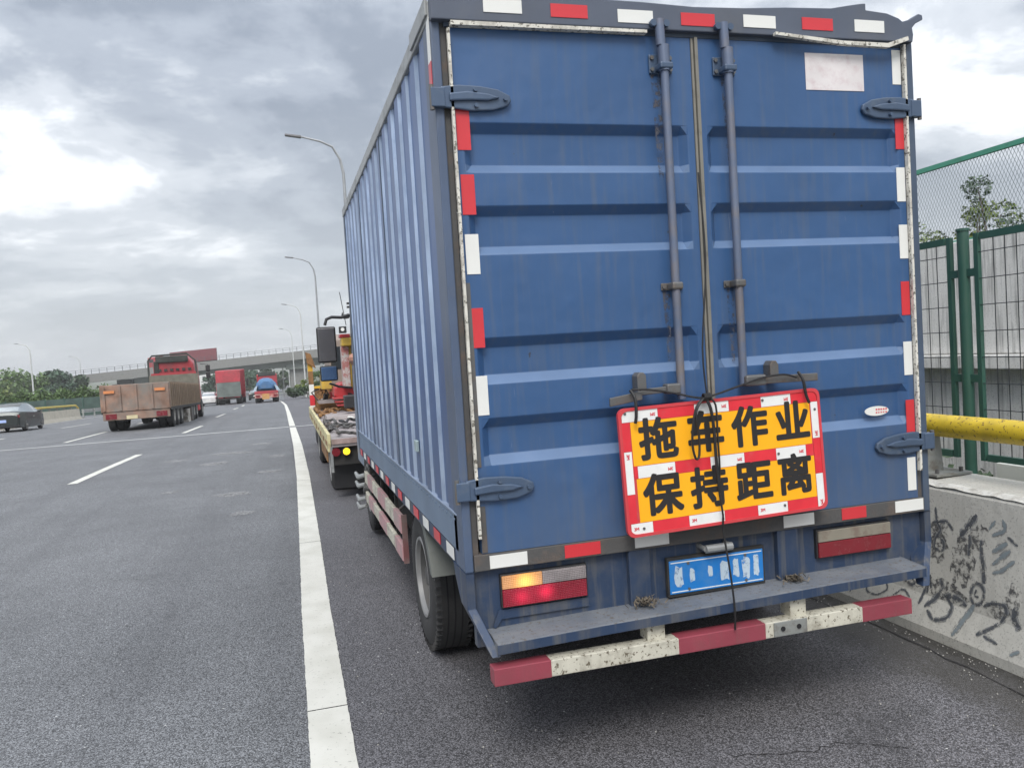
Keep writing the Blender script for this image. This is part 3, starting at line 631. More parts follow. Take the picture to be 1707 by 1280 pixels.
# edge frames rusted at the outer lower door edge
MB().box(0.0705, -0.0035, 0.872, 0.092, -0.0005, 1.05).build('rust_patch', M_rust, DL)
MB().box(0.0705, -0.003, 1.2, 0.088, -0.0004, 1.9).build('worn_edge', M_steel, DL)
def strip_maker():
    cache = {}
    def f(parent, cx, cy, cz, sx, sy, sz, mt, name='reflective_strip'):
        key = (sx, sy, sz, mt.name)
        if key not in cache:
            mb = MB(); mb.box(-sx / 2, -sy / 2, -sz / 2, sx / 2, sy / 2, sz / 2); o = mb.build(name, mt); cache[key] = o
            o.parent = parent; o.location = Vector((cx, cy, cz)) - ORI[parent.name]
        else: o = copy_at(cache[key], parent, Vector((cx, cy, cz)) - ORI[parent.name])
        ORI[o.name] = ORI[parent.name]; return o
    return f
strip = strip_maker()
for x, z, c in ((0.274, 2.924, 'w'), (0.539, 2.919, 'r'), (0.815, 2.912, 'w'), (1.088, 2.913, 'r'), (1.370, 2.919, 'w'), (1.647, 2.922, 'r'), (1.906, 2.925, 'w')):
    strip(T, x, -0.0295, z, 0.150, 0.002, 0.050, M_white if c == 'w' else M_red)
for x, z, c in ((0.100, 2.471, 'r'), (0.104, 2.230, 'r'), (0.106, 2.007, 'w'), (0.106, 1.729, 'r'), (0.106, 1.472, 'w')):
    strip(DL, x, -0.0015, z, 0.052, 0.002, 0.150, M_white if c == 'w' else M_red)
for x, z, c in ((2.060, 2.766, 'w'), (2.063, 2.486, 'r'), (2.060, 2.258, 'w'), (2.062, 2.008, 'w'), (2.060, 1.759, 'r'), (2.060, 1.493, 'w'), (2.060, 1.234, 'r'), (2.055, 0.977, 'w')):
    strip(DR, x, -0.0015, z, 0.044, 0.002, 0.148, M_white if c == 'w' else M_red)
beam = MB().box(0.036, -0.006, 0.803, W_ - 0.036, 0.06, 0.866).build('door_sill_beam', M_rust, T, bevel=0.003)
for x, z, c in ((0.171, 0.834, 'w'), (0.475, 0.836, 'r'), (0.774, 0.838, 'w'), (1.461, 0.838, 'w'), (1.739, 0.838, 'r'), (2.030, 0.838, 'w')):
    strip(T, x, -0.0075, z, 0.150 if x != 1.739 else 0.125, 0.002, 0.050, M_white if c == 'w' else M_red)
for i in range(14): strip(T, -0.0015, 0.275 + 0.2955 * i, 0.832, 0.002, 0.150, 0.050, M_white if i % 2 == 0 else M_red)
# tape on the rear edge of the left corner post
strip(T, -0.0015, 0.045, 2.81, 0.002, 0.05, 0.16, M_white); strip(T, -0.0015, 0.045, 2.655, 0.002, 0.05, 0.15, M_red)
# hinges
def hinge(x, z, s, parent):
    def P(l): return [(x + s * a, z + b) for a, b in l]
    leaf = P([(0.02, 0.040), (0.09, 0.048), (0.17, 0.045), (0.24, 0.034), (0.285, 0.012), (0.29, -0.008), (0.275, -0.028), (0.22, -0.044), (0.14, -0.048), (0.06, -0.040), (0.02, -0.036)])
    if s < 0: leaf = leaf[::-1]
    h = MB().prism(leaf, 'y', -0.020, -0.004).build('hinge', M_hinge, parent, bevel=0.005)
    rib = P([(0.05, 0.014), (0.12, 0.022), (0.20, 0.014), (0.245, 0.0), (0.20, -0.012), (0.12, -0.012), (0.05, -0.016)])
    if s < 0: rib = rib[::-1]
    MB().prism(rib, 'y', -0.032, -0.018).build('hinge_rib', M_hinge, T, bevel=0.006)
    a, b = sorted((x - s * 0.018, x + s * 0.035))
    MB().box(a, -0.024, z - 0.036, b, 0.012, z + 0.036).build('hinge_knuckle', M_hinge, T, bevel=0.004)
    MB().tube([(x - s * 0.014, -0.012, z - 0.046), (x - s * 0.014, -0.012, z + 0.046)], 0.009, 10).build('hinge_pin', M_steel, T)
    for dx, dz in ((0.15, 0.028), (0.265, -0.004), (0.15, -0.030)):
        MB().tube([(x + s * dx, -0.020, z + dz), (x + s * dx, -0.034, z + dz)], 0.008, 8).build('hinge_bolt', M_hinge, T)
hinge(0.0, 2.585, 1, DL); hinge(0.0, 1.115, 1, DL); hinge(W_, 2.585, -1, DR); hinge(W_, 1.118, -1, DR)
# streaks of rust run down below fittings
M_run = mat('rust_run', (0.085, 0.085, 0.10), 0.8, alpha_noise=0.12)
for k, (x, z, w0, ln, par) in enumerate(((0.905, 2.70, 0.05, 0.42, DL), (1.22, 2.70, 0.05, 0.36, DR), (0.90, 1.835, 0.035, 0.28, DL), (1.19, 1.835, 0.035, 0.3, DR))):
    z1 = z - ln
    MB().quad((x - w0 / 2, -0.0007, z), (x + w0 / 2, -0.0007, z), (x + w0 * 0.2, -0.0007, z1), (x - w0 * 0.2, -0.0007, z1)).build('rust_streak', M_run, par)
# lock rods
for x, z1, par in ((0.922, 1.40, DL), (1.206, 1.44, DR)):
    MB().tube([(x, -0.042, z1), (x, -0.042, 2.70)], 0.0165, 14).build('lock_rod', M_rod, par, smooth=True)
    MB().tube([(x, -0.042, 2.70), (x, -0.042, 2.80)], [0.023, 0.023], 14).build('rod_sleeve', M_rod, par, smooth=True)
    MB().tube([(x - 0.01, -0.042, 2.80), (x - 0.013, -0.042, 2.90)], 0.019, 14).build('rod_cam', M_rod, par, smooth=True)
    for sx in (-1, 1): MB().tube([(x - 0.012 + sx * 0.028, -0.034, 2.885), (x - 0.012 + sx * 0.028, -0.052, 2.885)], 0.014, 10).build('cam_keeper', M_hinge, par)
    MB().box(x - 0.05, -0.012, 2.70, x + 0.05, -0.002, 2.775).build('rod_bracket', M_hinge, par, bevel=0.004)
    MB().box(x - 0.028, -0.068, 2.705, x + 0.028, -0.012, 2.73).build('rod_guide', M_hinge, par, bevel=0.006)
    for sx in (-1, 1):
        for dz in (2.715, 2.76): MB().tube([(x + sx * 0.04, -0.012, dz), (x + sx * 0.04, -0.020, dz)], 0.008, 8).build('bolt', M_steel, par)
    MB().box(x - 0.048, -0.010, 1.838, x + 0.048, -0.002, 1.868).build('rod_bracket', M_steel, par, bevel=0.006)
    MB().box(x - 0.024, -0.064, 1.838, x + 0.024, -0.010, 1.868).build('rod_guide', M_steel, par, bevel=0.007)
    for sx in (-1, 1): MB().tube([(x + sx * 0.037, -0.010, 1.853), (x + sx * 0.037, -0.018, 1.853)], 0.009, 8).build('bolt', M_steel, par)
# handles
def barx(x0, z0, x1, z1, y, h, t, name, mt, par):
    return MB().hexa([(x0, y, z0 - h / 2), (x1, y, z1 - h / 2), (x1, y + t, z1 - h / 2), (x0, y + t, z0 - h / 2), (x0, y, z0 + h / 2), (x1, y, z1 + h / 2), (x1, y + t, z1 + h / 2), (x0, y + t, z0 + h / 2)]).build(name, mt, par, bevel=0.003)
barx(0.602, 1.410, 0.740, 1.428, -0.066, 0.034, 0.012, 'door_handle', M_steel, DL); barx(0.735, 1.440, 0.905, 1.446, -0.064, 0.024, 0.014, 'handle_arm', M_steel, DL)
MB().box(0.845, -0.075, 1.425, 0.905, -0.028, 1.465).build('handle_hub', M_steel, DL, bevel=0.006)
MB().prism([(0.727, 1.435), (0.727, 1.505), (0.738, 1.518), (0.755, 1.518), (0.766, 1.505), (0.766, 1.435)], 'y', -0.055, -0.002).build('handle_keeper', M_steel, DL, bevel=0.003)
barx(1.235, 1.452, 1.545, 1.447, -0.066, 0.032, 0.012, 'door_handle', M_steel, DR); MB().box(1.20, -0.075, 1.43, 1.295, -0.028, 1.475).build('handle_hub', M_steel, DR, bevel=0.008)
MB().prism([(1.326, 1.445), (1.326, 1.51), (1.337, 1.527), (1.355, 1.527), (1.366, 1.51), (1.366, 1.445)], 'y', -0.055, -0.002).build('handle_keeper', M_steel, DR, bevel=0.003)
# placard and oval sticker on the right door
MB().box(1.598, -0.0025, 2.658, 1.888, -0.0005, 2.812).build('placard', M_paper, DR)
MB().add([(1.884 + 0.062 * math.cos(t * math.pi / 12), -0.002 + 0.032 * 0, 1.272 + 0.021 * math.sin(t * math.pi / 12)) for t in range(24)] + [(1.884 + 0.062 * math.cos(t * math.pi / 12), 0.002, 1.272 + 0.021 * math.sin(t * math.pi / 12)) for t in range(24)],
         [tuple(range(24))] + [(i, (i + 1) % 24, 24 + (i + 1) % 24, 24 + i) for i in range(24)]).build('oval_sticker', M_white, DR)
rs = random.Random(4)
for row, z in ((0, 1.279), (1, 1.265)):
    for i in range(5):
        MB().box(1.878 + i * 0.0125, -0.0032, z - 0.004 + row * 0.001, 1.878 + i * 0.0125 + 0.008 - 0.003 * rs.random(), -0.0022, z + 0.003).build('sticker_print', M_logo, DR)
# lower rear: panel, posts, lamps, step, plate
MB().box(0.036, 0.030, 0.50, W_ - 0.036, 0.075, 0.803).build('lower_panel', M_bluelow, T)
for x0, x1 in ((0.672, 0.765), (1.357, 1.458)): MB().box(x0, 0.0, 0.555, x1, 0.055, 0.803).build('rear_bracket', M_bluelow, T, bevel=0.004)
stp = MB(); xs_ = [0.075, 0.5, 1.0, 1.5, 2.0]; zz0 = [0.556, 0.566, 0.573, 0.583, 0.590]
vs = []
for x, z in zip(xs_, zz0): vs += [(x, -0.125, z - 0.036), (x, -0.125, z), (x, 0.056, z + 0.012), (x, 0.056, z - 0.05)]
fs = [(i * 4 + j, i * 4 + (j + 1) % 4, (i + 1) * 4 + (j + 1) % 4, (i + 1) * 4 + j) for i in range(4) for j in range(4)] + [(0, 1, 2, 3), (19, 18, 17, 16)]
stp.add(vs, fs); stp.build('rear_step', mat('scuffed_step_paint', (0.12, 0.135, 0.16), 0.6, dirt=(0.24, 0.235, 0.22), damt=0.45, dscale=4, dsharp=0.4, bump=0.3, speck=(0.11, 0.10, 0.09), sscale=60, samt=0.04), T, bevel=0.004)
fsb = MB(); vs = []
for x, z in zip(xs_, zz0): vs += [(x, -0.128, z - 0.038), (x, -0.128, z - 0.003), (x, -0.1255, z - 0.003), (x, -0.1255, z - 0.038)]
fsb.add(vs, fs); fsb.build('step_front', M_bluelow, T)
for x in (0.72, 1.41):
    db = MB()
    for i in range(150):
        a = rs.random() * 6.28; r_ = abs(rs.gauss(0, 0.032)); p = Vector((x + r_ * math.cos(a), -0.03 + r_ * 0.7 * math.sin(a), 0.59 + rs.random() * 0.022)); 
        d1 = Vector((rs.uniform(-1, 1), rs.uniform(-1, 1), rs.uniform(-.5, .8))).normalized() * 0.011; d2 = Vector((rs.uniform(-1, 1), rs.uniform(-1, 1), rs.uniform(-.5, .8))).normalized() * 0.003
        db.quad(p - d1 - d2, p + d1 - d2, p + d1 + d2, p - d1 + d2)
    tag(db.build('leaf_litter', M_debris, kind='stuff'), 'dry leaf litter caught on the %s bracket of the rear step' % ('left' if x < 1 else 'right'), 'debris')
def lensmat(name, base, spots, emc, rough=0.25):
    m = D.materials.new(name); m.use_nodes = True; t = m.node_tree; N = t.nodes; L = t.links; b = N['Principled BSDF']
    tc = N.new('ShaderNodeTexCoord'); b.inputs['Base Color'].default_value = (*base, 1); b.inputs['Roughness'].default_value = rough
    nz = N.new('ShaderNodeTexNoise'); nz.inputs['Scale'].default_value = 9; nz.inputs['Detail'].default_value = 7; L.new(tc.outputs['Object'], nz.inputs[0])
    hs = N.new('ShaderNodeHueSaturation'); hs.inputs['Color'].default_value = (*base, 1); mr = N.new('ShaderNodeMapRange'); L.new(nz.outputs[0], mr.inputs[0])
    mr.inputs[1].default_value = 0.3; mr.inputs[2].default_value = 0.7; mr.inputs[3].default_value = 0.65; mr.inputs[4].default_value = 1.35; L.new(mr.outputs[0], hs.inputs['Value']); L.new(hs.outputs[0], b.inputs['Base Color'])
    sx = N.new('ShaderNodeSeparateXYZ'); L.new(tc.outputs['Object'], sx.inputs[0])
    def M(op, a, c=None):
        n = N.new('ShaderNodeMath'); n.operation = op
        for i, v in enumerate((a, c)):
            if v is None: continue
            if isinstance(v, (int, float)): n.inputs[i].default_value = v
            else: L.new(v, n.inputs[i])
        return n.outputs[0]
    # moulded prism grid
    gx = M('SINE', M('MULTIPLY', sx.outputs[0], 900)); gzz = M('SINE', M('MULTIPLY', sx.outputs[2], 900))
    bp = N.new('ShaderNodeBump'); bp.inputs['Strength'].default_value = 0.5; bp.inputs['Distance'].default_value = 0.002; L.new(M('ADD', gx, M('MULTIPLY', gzz, 0.6)), bp.inputs['Height']); L.new(bp.outputs[0], b.inputs['Normal'])
    if spots:
        tot = None
        for (x, z, r, st) in spots:      # bulb seen through the moulded lens
            dx = M('SUBTRACT', sx.outputs[0], x - 1.07); dz = M('MULTIPLY', M('SUBTRACT', sx.outputs[2], z), 1.1)
            d2 = M('DIVIDE', M('ADD', M('MULTIPLY', dx, dx), M('MULTIPLY', dz, dz)), r * r)
            v = M('MULTIPLY', M('POWER', 2.718, M('MULTIPLY', d2, -1.0)), st); tot = v if tot is None else M('ADD', tot, v)
        tot = M('MULTIPLY', tot, M('ADD', M('MULTIPLY', gx, 0.18), 0.85))
        b.inputs['Emission Color'].default_value = (*emc, 1); L.new(tot, b.inputs['Emission Strength'])
    return m
def lamp(x0, x1, z0, z1, lit):
    fr = MB(); fr.box(x0, 0.012, z0, x1, 0.054, z1); h = fr.build('tail_lamp', M_black, T, bevel=0.004)
    zm = z0 + (z1 - z0) * 0.56; xm = x0 + (x1 - x0) * 0.47; g_ = 0.006; f0, f1 = 0.003, 0.013
    if lit:
        MB().box(x0 + g_, f0, zm + 0.002, xm, f1, z1 - g_).build('indicator_lens', lensmat('lit_amber_lens', (0.5, 0.26, 0.14), [(x0 + 0.10, zm + 0.024, 0.034, 0.95), (x0 + 0.09, zm + 0.02, 0.11, 0.2)], (1.0, 0.42, 0.06)), h, bevel=0.002)
        MB().box(xm + 0.002, f0, zm + 0.002, x1 - g_, f1, z1 - g_).build('reversing_lens', lensmat('clear_moulded_lens', (0.26, 0.23, 0.23), None, None), h, bevel=0.002)
        MB().box(x0 + g_, f0, z0 + g_, x1 - g_, f1, zm - 0.001).build('brake_lens', lensmat('lit_red_lens', (0.22, 0.014, 0.028), [(x0 + 0.08, zm - 0.035, 0.026, 0.3), (x0 + 0.18, zm - 0.028, 0.028, 0.42), (x0 + 0.12, zm - 0.03, 0.14, 0.08)], (1.0, 0.02, 0.08)), h, bevel=0.002)
    else:
        MB().box(x0 + g_, f0, zm + 0.002, x1 - g_, f1, z1 - g_).build('reversing_lens', M_lens_d, h, bevel=0.002)
        MB().box(x0 + g_, f0, z0 + g_, x1 - g_, f1, zm - 0.001).build('brake_lens', M_lens_r2, h, bevel=0.002)
lamp(0.136, 0.494, 0.642, 0.775, True); lamp(1.556, 1.940, 0.652, 0.779, False)
MB().prism([(0.136, 0.600), (0.11, 0.565), (0.10, 0.575), (0.126, 0.636), (0.5, 0.636), (0.5, 0.60)], 'y', 0.02, 0.05).build('lamp_bracket', M_bluelow, T)
PL = MB().box(0.845, -0.004, 0.600, 1.280, 0.0, 0.738).build('number_plate', M_plate, T, bevel=0.002)
MB().box(0.852, -0.0048, 0.607, 1.273, -0.0038, 0.611).build('plate_border', M_white, PL); MB().box(0.852, -0.0048, 0.727, 1.273, -0.0038, 0.731).build('plate_border', M_white, PL)
M_wornch = mat('worn_white_plate_paint', (0.50, 0.60, 0.68), 0.5, alpha_noise=0.7)
for k, (x, w2, z0_, z1_) in enumerate(((0.885, 0.045, 0.622, 0.716), (0.948, 0.026, 0.640, 0.700), (1.03, 0.022, 0.65, 0.70), (1.098, 0.044, 0.624, 0.712), (1.150, 0.03, 0.632, 0.718), (1.198, 0.040, 0.622, 0.715), (1.246, 0.030, 0.625, 0.715))):
    rr = random.Random(200 + k); pl = []
    for i in range(14):
        t = 2 * math.pi * i / 14; q = 0.75 + 0.35 * rr.random(); pl.append((x + w2 / 2 * q * math.copysign(abs(math.cos(t)) ** 0.5, math.cos(t)), -0.0046, (z0_ + z1_) / 2 + (z1_ - z0_) / 2 * q * math.copysign(abs(math.sin(t)) ** 0.5, math.sin(t))))
    MB().add(pl, [tuple(range(14))]).build('worn_paint_patch', M_wornch, PL)
for x in (0.93, 1.195):
    for z in (0.615, 0.722): MB().tube([(x, -0.004, z), (x, -0.008, z)], 0.006, 8).build('plate_bolt', M_steel, PL)
MB().box(0.838, 0.0, 0.588, 1.288, 0.02, 0.75).build('plate_backing', M_chassis, T)
MB().tube([(1.0, -0.03, 0.775), (1.12, -0.03, 0.775)], 0.017, 10).build('plate_lamp', M_galv, T)
for x in (1.0, 1.12): MB().tube([(x, -0.03, 0.775), (x, 0.05, 0.78)], 0.010, 8).build('plate_lamp_arm', M_galv, T)
# underrun bar in painted bands
UR = MB().box(0.058, -0.128, 0.403, 1.915, -0.062, 0.466).build('underrun_bar', M_whrail, T, bevel=0.003)
for a, b, mt in ((0.057, 0.28, M_redrail), (0.808, 1.199, M_redrail), (1.664, 1.916, M_redrail)):
    MB().box(a, -0.1295, 0.4015, b, -0.0605, 0.4675).build('painted_band', mt, UR, bevel=0.003)
MB().box(1.235, -0.134, 0.405, 1.391, -0.128, 0.464).build('bar_plate', M_gbase, UR, bevel=0.002)
for x in (1.275, 1.35): MB().tube([(x, -0.134, 0.436), (x, -0.138, 0.436)], 0.010, 12).build('plate_hole', M_dark, UR)
for x0, x1 in ((0.69, 0.765), (1.335, 1.41)):
    MB().box(x0, -0.10, 0.466, x1, -0.03, 0.56).build('bar_bracket', M_whrail, UR)
# side plates behind the posts
for s_, xb, cxo in ((1, 0.0, 0.055), (-1, W_, 0.135)):
    o_ = []
    for (xo, a, b, z) in ((0.0, 0.0, 0.235, 0.80), (0.0, 0.0, 0.20, 0.735), (0.0, 0.0, 0.12, 0.66), (cxo * 0.5, -0.06, 0.02, 0.585), (cxo, -0.127, -0.085, 0.51)):
        x_ = xb + s_ * xo; xi = xb + s_ * (xo + 0.034); o_ += [(x_, a, z), (x_, b, z), (xi, b, z), (xi, a, z)]
    MB().add(o_, [(k * 4 + q, k * 4 + (q + 1) % 4, k * 4 + 4 + (q + 1) % 4, k * 4 + 4 + q) for k in range(4) for q in range(4)] + [(0, 1, 2, 3), (16, 17, 18, 19)]).build('side_plate', M_bluelow, T, bevel=0.003)
# chassis
for x in (0.68, 1.40): MB().box(x, 0.1, 0.55, x + 0.07, 5.9, 0.78).build('chassis_rail', M_chassis, T)
MB().box(0.3, 1.44, 0.33, 1.85, 1.56, 0.47).build('rear_axle', M_chassis, T, bevel=0.02)
MB().tube([(1.07, 1.36, 0.40), (1.07, 1.68, 0.40)], 0.17, 16).build('differential', M_chassis, T)
MB().box(0.2, 2.6, 0.36, 0.62, 3.5, 0.74).build('fuel_tank', M_chassis, T, bevel=0.04)
MB().box(1.5, 2.6, 0.4, 1.95, 3.3, 0.74).build('battery_box', M_chassis, T, bevel=0.02)
for i in range(8): MB().box(0.1, 0.4 + 0.52 * i, 0.77, 2.05, 0.46 + 0.52 * i, 0.80).build('cross_member', M_chassis, T)
def wheel(x, y, z, s, parent, r=0.40, wd=0.215, rr=0.225, dish=0.10, n=44, tread=True, simple=False, mt=None, em=None):
    # s = -1: outer face towards -x
    t = MB(); o = -s * 0  # outer face at x
    def q(a): return s * a
    w_ = wd
    prof = [(q(0.012), rr), (0, rr + 0.03), (q(0.004), r - 0.06), (q(0.022), r - 0.018), (q(0.038), r), (q(w_ - 0.038), r), (q(w_ - 0.022), r - 0.018), (q(w_ - 0.004), r - 0.06), (q(w_), rr + 0.03), (q(w_ - 0.012), rr)]
    # s here is direction from outer face inwards
    ww = D.objects.new('wheel', None); COL.objects.link(ww); ww.parent = parent; ORI[ww.name] = ORI[parent.name]
    t.ring(prof, x, y, z, n)
    if tread:
        for k in range(3):
            xx_ = q(0.07 + k * (w_ - 0.14) / 2)
            t.ring([(xx_ - 0.004, r + 0.0015), (xx_ + 0.004, r + 0.0015)], x, y, z, n, 1)
        for k in range(60):
            a = 2 * math.pi * k / 60; c_, s_ = math.cos(a), math.sin(a)
            for xa, xb in ((q(0.010), q(0.045)), (q(w_ - 0.045), q(w_ - 0.010))):
                xa, xb = min(xa, xb), max(xa, xb)
                p = []
                for (da, rad) in ((-0.012, r - 0.03), (0.012, r - 0.03), (0.012, r + 0.002), (-0.012, r + 0.002)):
                    an = a + da; p.append((rad * math.cos(an), rad * math.sin(an)))
                t.prism([(y + u, z + v) for u, v in p], 'x', x + xa, x + xb, 0)
    t.build('tyre', [M_tyre, M_dark], ww, smooth=35)
    rm = MB(); rm.ring([(q(0.012), rr), (q(0.004), rr - 0.004), (q(0.006), rr - 0.018), (q(0.03), rr - 0.026)], x, y, z, 32, 1)
    rm.ring([(q(0.03), rr - 0.026), (q(dish), rr - 0.05), (q(dish + 0.01), 0.12), (q(dish - 0.02), 0.10), (q(dish - 0.02), 0.055), (q(dish - 0.07), 0.05), (q(dish - 0.075), 0.001)], x, y, z, 32, 0)
    rm.build('rim', [mt or M_rim, em or M_rimedge], ww, smooth=40)
    if not simple:
        nb = MB()
        for k in range(6):
            a = 2 * math.pi * k / 6; nb.tube([(x + q(dish - 0.02), y + 0.08 * math.cos(a), z + 0.08 * math.sin(a)), (x + q(dish - 0.045), y + 0.08 * math.cos(a), z + 0.08 * math.sin(a))], 0.012, 6)
        nb.build('wheel_nuts', M_rust, ww)
    return ww
wheel(0.055, 1.50, 0.40, 1, T); wheel(0.30, 1.50, 0.40, 1, T, tread=False)
wheel(2.095, 1.50, 0.40, -1, T); wheel(1.85, 1.50, 0.40, -1, T, tread=False)
wheel(0.09, 4.75, 0.42, 1, T, dish=0.03); wheel(2.06, 4.75, 0.42, -1, T, dish=0.03)
# mudguard: arched grey sheet over the rear wheel, both sides
for x0, x1 in ((0.03, 0.50), (1.65, 2.12)):
    mg = MB(); pts = [(1.06, 0.50), (1.035, 0.62), (1.06, 0.78), (1.20, 0.795), (1.80, 0.795), (1.98, 0.76), (2.05, 0.62)]
    pts = [(0.935, 0.545), (0.99, 0.66), (1.08, 0.775), (1.25, 0.80)]
    for (a, za), (b, zb) in zip(pts, pts[1:]): mg.hexa([(x0, a, za), (x1, a, za), (x1, b, zb), (x0, b, zb), (x0, a + 0.012, za - 0.004), (x1, a + 0.012, za - 0.004), (x1, b + 0.006, zb - 0.014), (x0, b + 0.006, zb - 0.014)])
    mg.prism([(0.935, 0.545), (0.99, 0.66), (1.08, 0.775), (1.25, 0.80), (1.28, 0.78), (1.15, 0.745), (1.06, 0.66), (0.985, 0.55)], 'x', x0 - 0.006 if x0 < 1 else x1, x0 if x0 < 1 else x1 + 0.006)
    mg.build('mudguard', M_mud, T)
# side guards
for x in (0.02, W_ - 0.045):
    for z0, z1 in ((0.555, 0.655), (0.385, 0.475)):
        o = MB().box(x, 1.97, z0, x + 0.025, 4.22, z1).build('side_guard', M_whrail, T, bevel=0.004)
        for a, b in ((1.97, 2.3), (2.75, 3.2), (3.6, 3.95)): MB().box(x - 0.0012, a - 0.0012, z0 - 0.0012, x + 0.0262, b, z1 + 0.0012).build('painted_band', mat('pale_red_band', (0.42, 0.24, 0.25), 0.6, dirt=(0.3, 0.28, 0.26), damt=0.4, dscale=7), o)
    MB().box(x + 0.004, 1.95, 0.37, x + 0.036, 1.97, 0.67).build('guard_end', mat('brown_red_guard_end', (0.15, 0.06, 0.06), 0.7, dirt=(0.16, 0.14, 0.13), damt=0.4, dscale=6), T)
    for y in (2.4, 3.2, 4.0): MB().box(x + 0.026, y, 0.385, x + 0.045, y + 0.03, 0.80).build('guard_post', M_chassis, T)
    MB().tube([(x + 0.03, 2.25, 0.65), (x + 0.2, 2.15, 0.80)], 0.008, 6).build('guard_stay', M_steel, T)
# knocked-about ironwork at the front of the left guard
for zz_ in (0.62, 0.54, 0.42, 0.35): MB().tube([(0.02, 4.20, zz_), (-0.03, 4.26, zz_ - 0.02), (-0.045, 4.34, zz_ + 0.01)], [0.018, 0.022, 0.014], 7).build('tie_hook', M_galv, T)
# small side marker lamps / latch on the left wall
LT = MB().box(-0.014, 0.93, 1.17, 0.002, 0.99, 1.225).build('side_latch', mat('weathered_pale_metal', (0.4, 0.5, 0.5), 0.4, 0.5), T, bevel=0.003)
# cab
CABM = mat('faded_blue_cab_paint', (0.17, 0.22, 0.30), 0.4, dirt=(0.3, 0.3, 0.3), damt=0.25)
cab = MB(); cab.prism([(4.50, 0.62), (4.50, 2.10), (4.65, 2.18), (5.70, 2.18), (6.02, 1.55), (6.08, 0.95), (6.05, 0.52), (5.15, 0.52), (5.12, 0.80), (4.98, 0.93), (4.60, 0.93), (4.50, 0.80)], 'x', 0.125, 2.025)
cb = cab.build('cab', CABM, T, bevel=0.03, seg=3)
MB().prism([(4.75, 1.48), (4.75, 2.12), (5.55, 2.12), (5.80, 1.48)], 'x', 0.120, 0.1245).build('side_window', M_glass, cb)
MB().prism([(4.75, 1.48), (4.75, 2.12), (5.55, 2.12), (5.80, 1.48)], 'x', 2.0255, 2.030).build('side_window', M_glass, cb)
MB().hexa([(0.2, 6.06, 1.5), (1.95, 6.06, 1.5), (1.95, 6.04, 1.5), (0.2, 6.04, 1.5), (0.25, 5.80, 2.2), (1.9, 5.80, 2.2), (1.9, 5.78, 2.2), (0.25, 5.78, 2.2)]).build('windscreen', M_glass, cb)
MB().box(0.116, 5.05, 1.30, 0.1245, 5.15, 1.33).build('cab_door_handle', M_black, cb)
# exterior mirror on a bent black arm
ar = MB().tube([(0.10, 5.66, 2.10), (0.02, 5.64, 2.075), (-0.08, 5.62, 2.082), (-0.135, 5.60, 2.06), (-0.155, 5.60, 2.00)], 0.016, 8).build('mirror_arm', M_black, T, smooth=True)
mh = MB().box(-0.245, 5.60, 1.615, -0.05, 5.66, 1.985).build('wing_mirror', M_black, T, bevel=0.02, seg=3)
MB().box(-0.231, 5.594, 1.63, -0.064, 5.602, 1.970).build('mirror_glass', M_mirror, mh, bevel=0.004)
mh2 = MB().box(-0.235, 5.60, 1.425, -0.055, 5.65, 1.585).build('wing_mirror', M_black, T, bevel=0.02, seg=3)
MB().box(-0.222, 5.594, 1.438, -0.068, 5.602, 1.572).build('mirror_glass', mat('blue_reflection_mirror', (0.13, 0.22, 0.38), 0.15, 0.8), mh2, bevel=0.003)  # reflection of the blue box is put into the glass colour
MB().tube([(-0.145, 5.63, 1.40), (-0.05, 5.66, 1.36), (0.08, 5.70, 1.34)], 0.012, 7).build('mirror_arm', M_black, T)

# driver: elbow out of the cab window
def person(loc):
    me = D.meshes.new('person')
    V = [(0.42, 5.16, 1.15), (0.42, 5.14, 1.35), (0.42, 5.12, 1.58), (0.42, 5.13, 1.68), (0.42, 5.16, 1.80), (0.42, 5.17, 1.92),
         (0.27, 5.13, 1.62), (0.06, 5.16, 1.66), (0.10, 5.42, 1.60), (0.12, 5.48, 1.60), (0.58, 5.13, 1.60), (0.66, 5.30, 1.42), (0.60, 5.52, 1.48),
         (0.33, 5.20, 1.12), (0.32, 5.58, 1.18), (0.32, 5.66, 0.80), (0.51, 5.20, 1.12), (0.52, 5.58, 1.18), (0.52, 5.66, 0.80)]
    E = [(0, 1), (1, 2), (2, 3), (3, 4), (4, 5), (2, 6), (6, 7), (7, 8), (8, 9), (2, 10), (10, 11), (11, 12), (0, 13), (13, 14), (14, 15), (0, 16), (16, 17), (17, 18)]
    Rr = [0.15, 0.16, 0.15, 0.06, 0.085, 0.07, 0.07, 0.048, 0.038, 0.035, 0.07, 0.048, 0.035, 0.09, 0.07, 0.05, 0.09, 0.07, 0.05]
    o3 = Vector(loc); me.from_pydata([tuple(Vector(v) - o3) for v in V], E, [])
    ob = D.objects.new('person', me); COL.objects.link(ob); ob.location = loc
    ob.modifiers.new('skin', 'SKIN'); sv = me.skin_vertices[0].data
    for i, r_ in enumerate(Rr): sv[i].radius = (r_, r_)
    sv[0].use_root = True
    ss = ob.modifiers.new('sub', 'SUBSURF'); ss.levels = 1; ss.render_levels = 1
    me.materials.append(M_skin); ORI[ob.name] = o3
    sh = MB().tube([(0.42, 5.14, 1.05), (0.42, 5.14, 1.35), (0.42, 5.13, 1.60)], [0.19, 0.20, 0.15], 14); sh.tube([(0.36, 5.13, 1.60), (0.26, 5.13, 1.62), (0.15, 5.15, 1.645)], [0.09, 0.085, 0.075], 10)
    sh.build('shirt', M_cloth, ob, smooth=True)
    MB().tube([(0.42, 5.13, 1.84), (0.42, 5.14, 1.96), (0.42, 5.15, 1.985)], [0.092, 0.085, 0.02], 12).build('hair', M_hair, ob, smooth=True)
    tag(ob, 'driver in a grey shirt resting an elbow out of the blue truck cab window', 'person')
person((0.42, 5.16, 1.0))

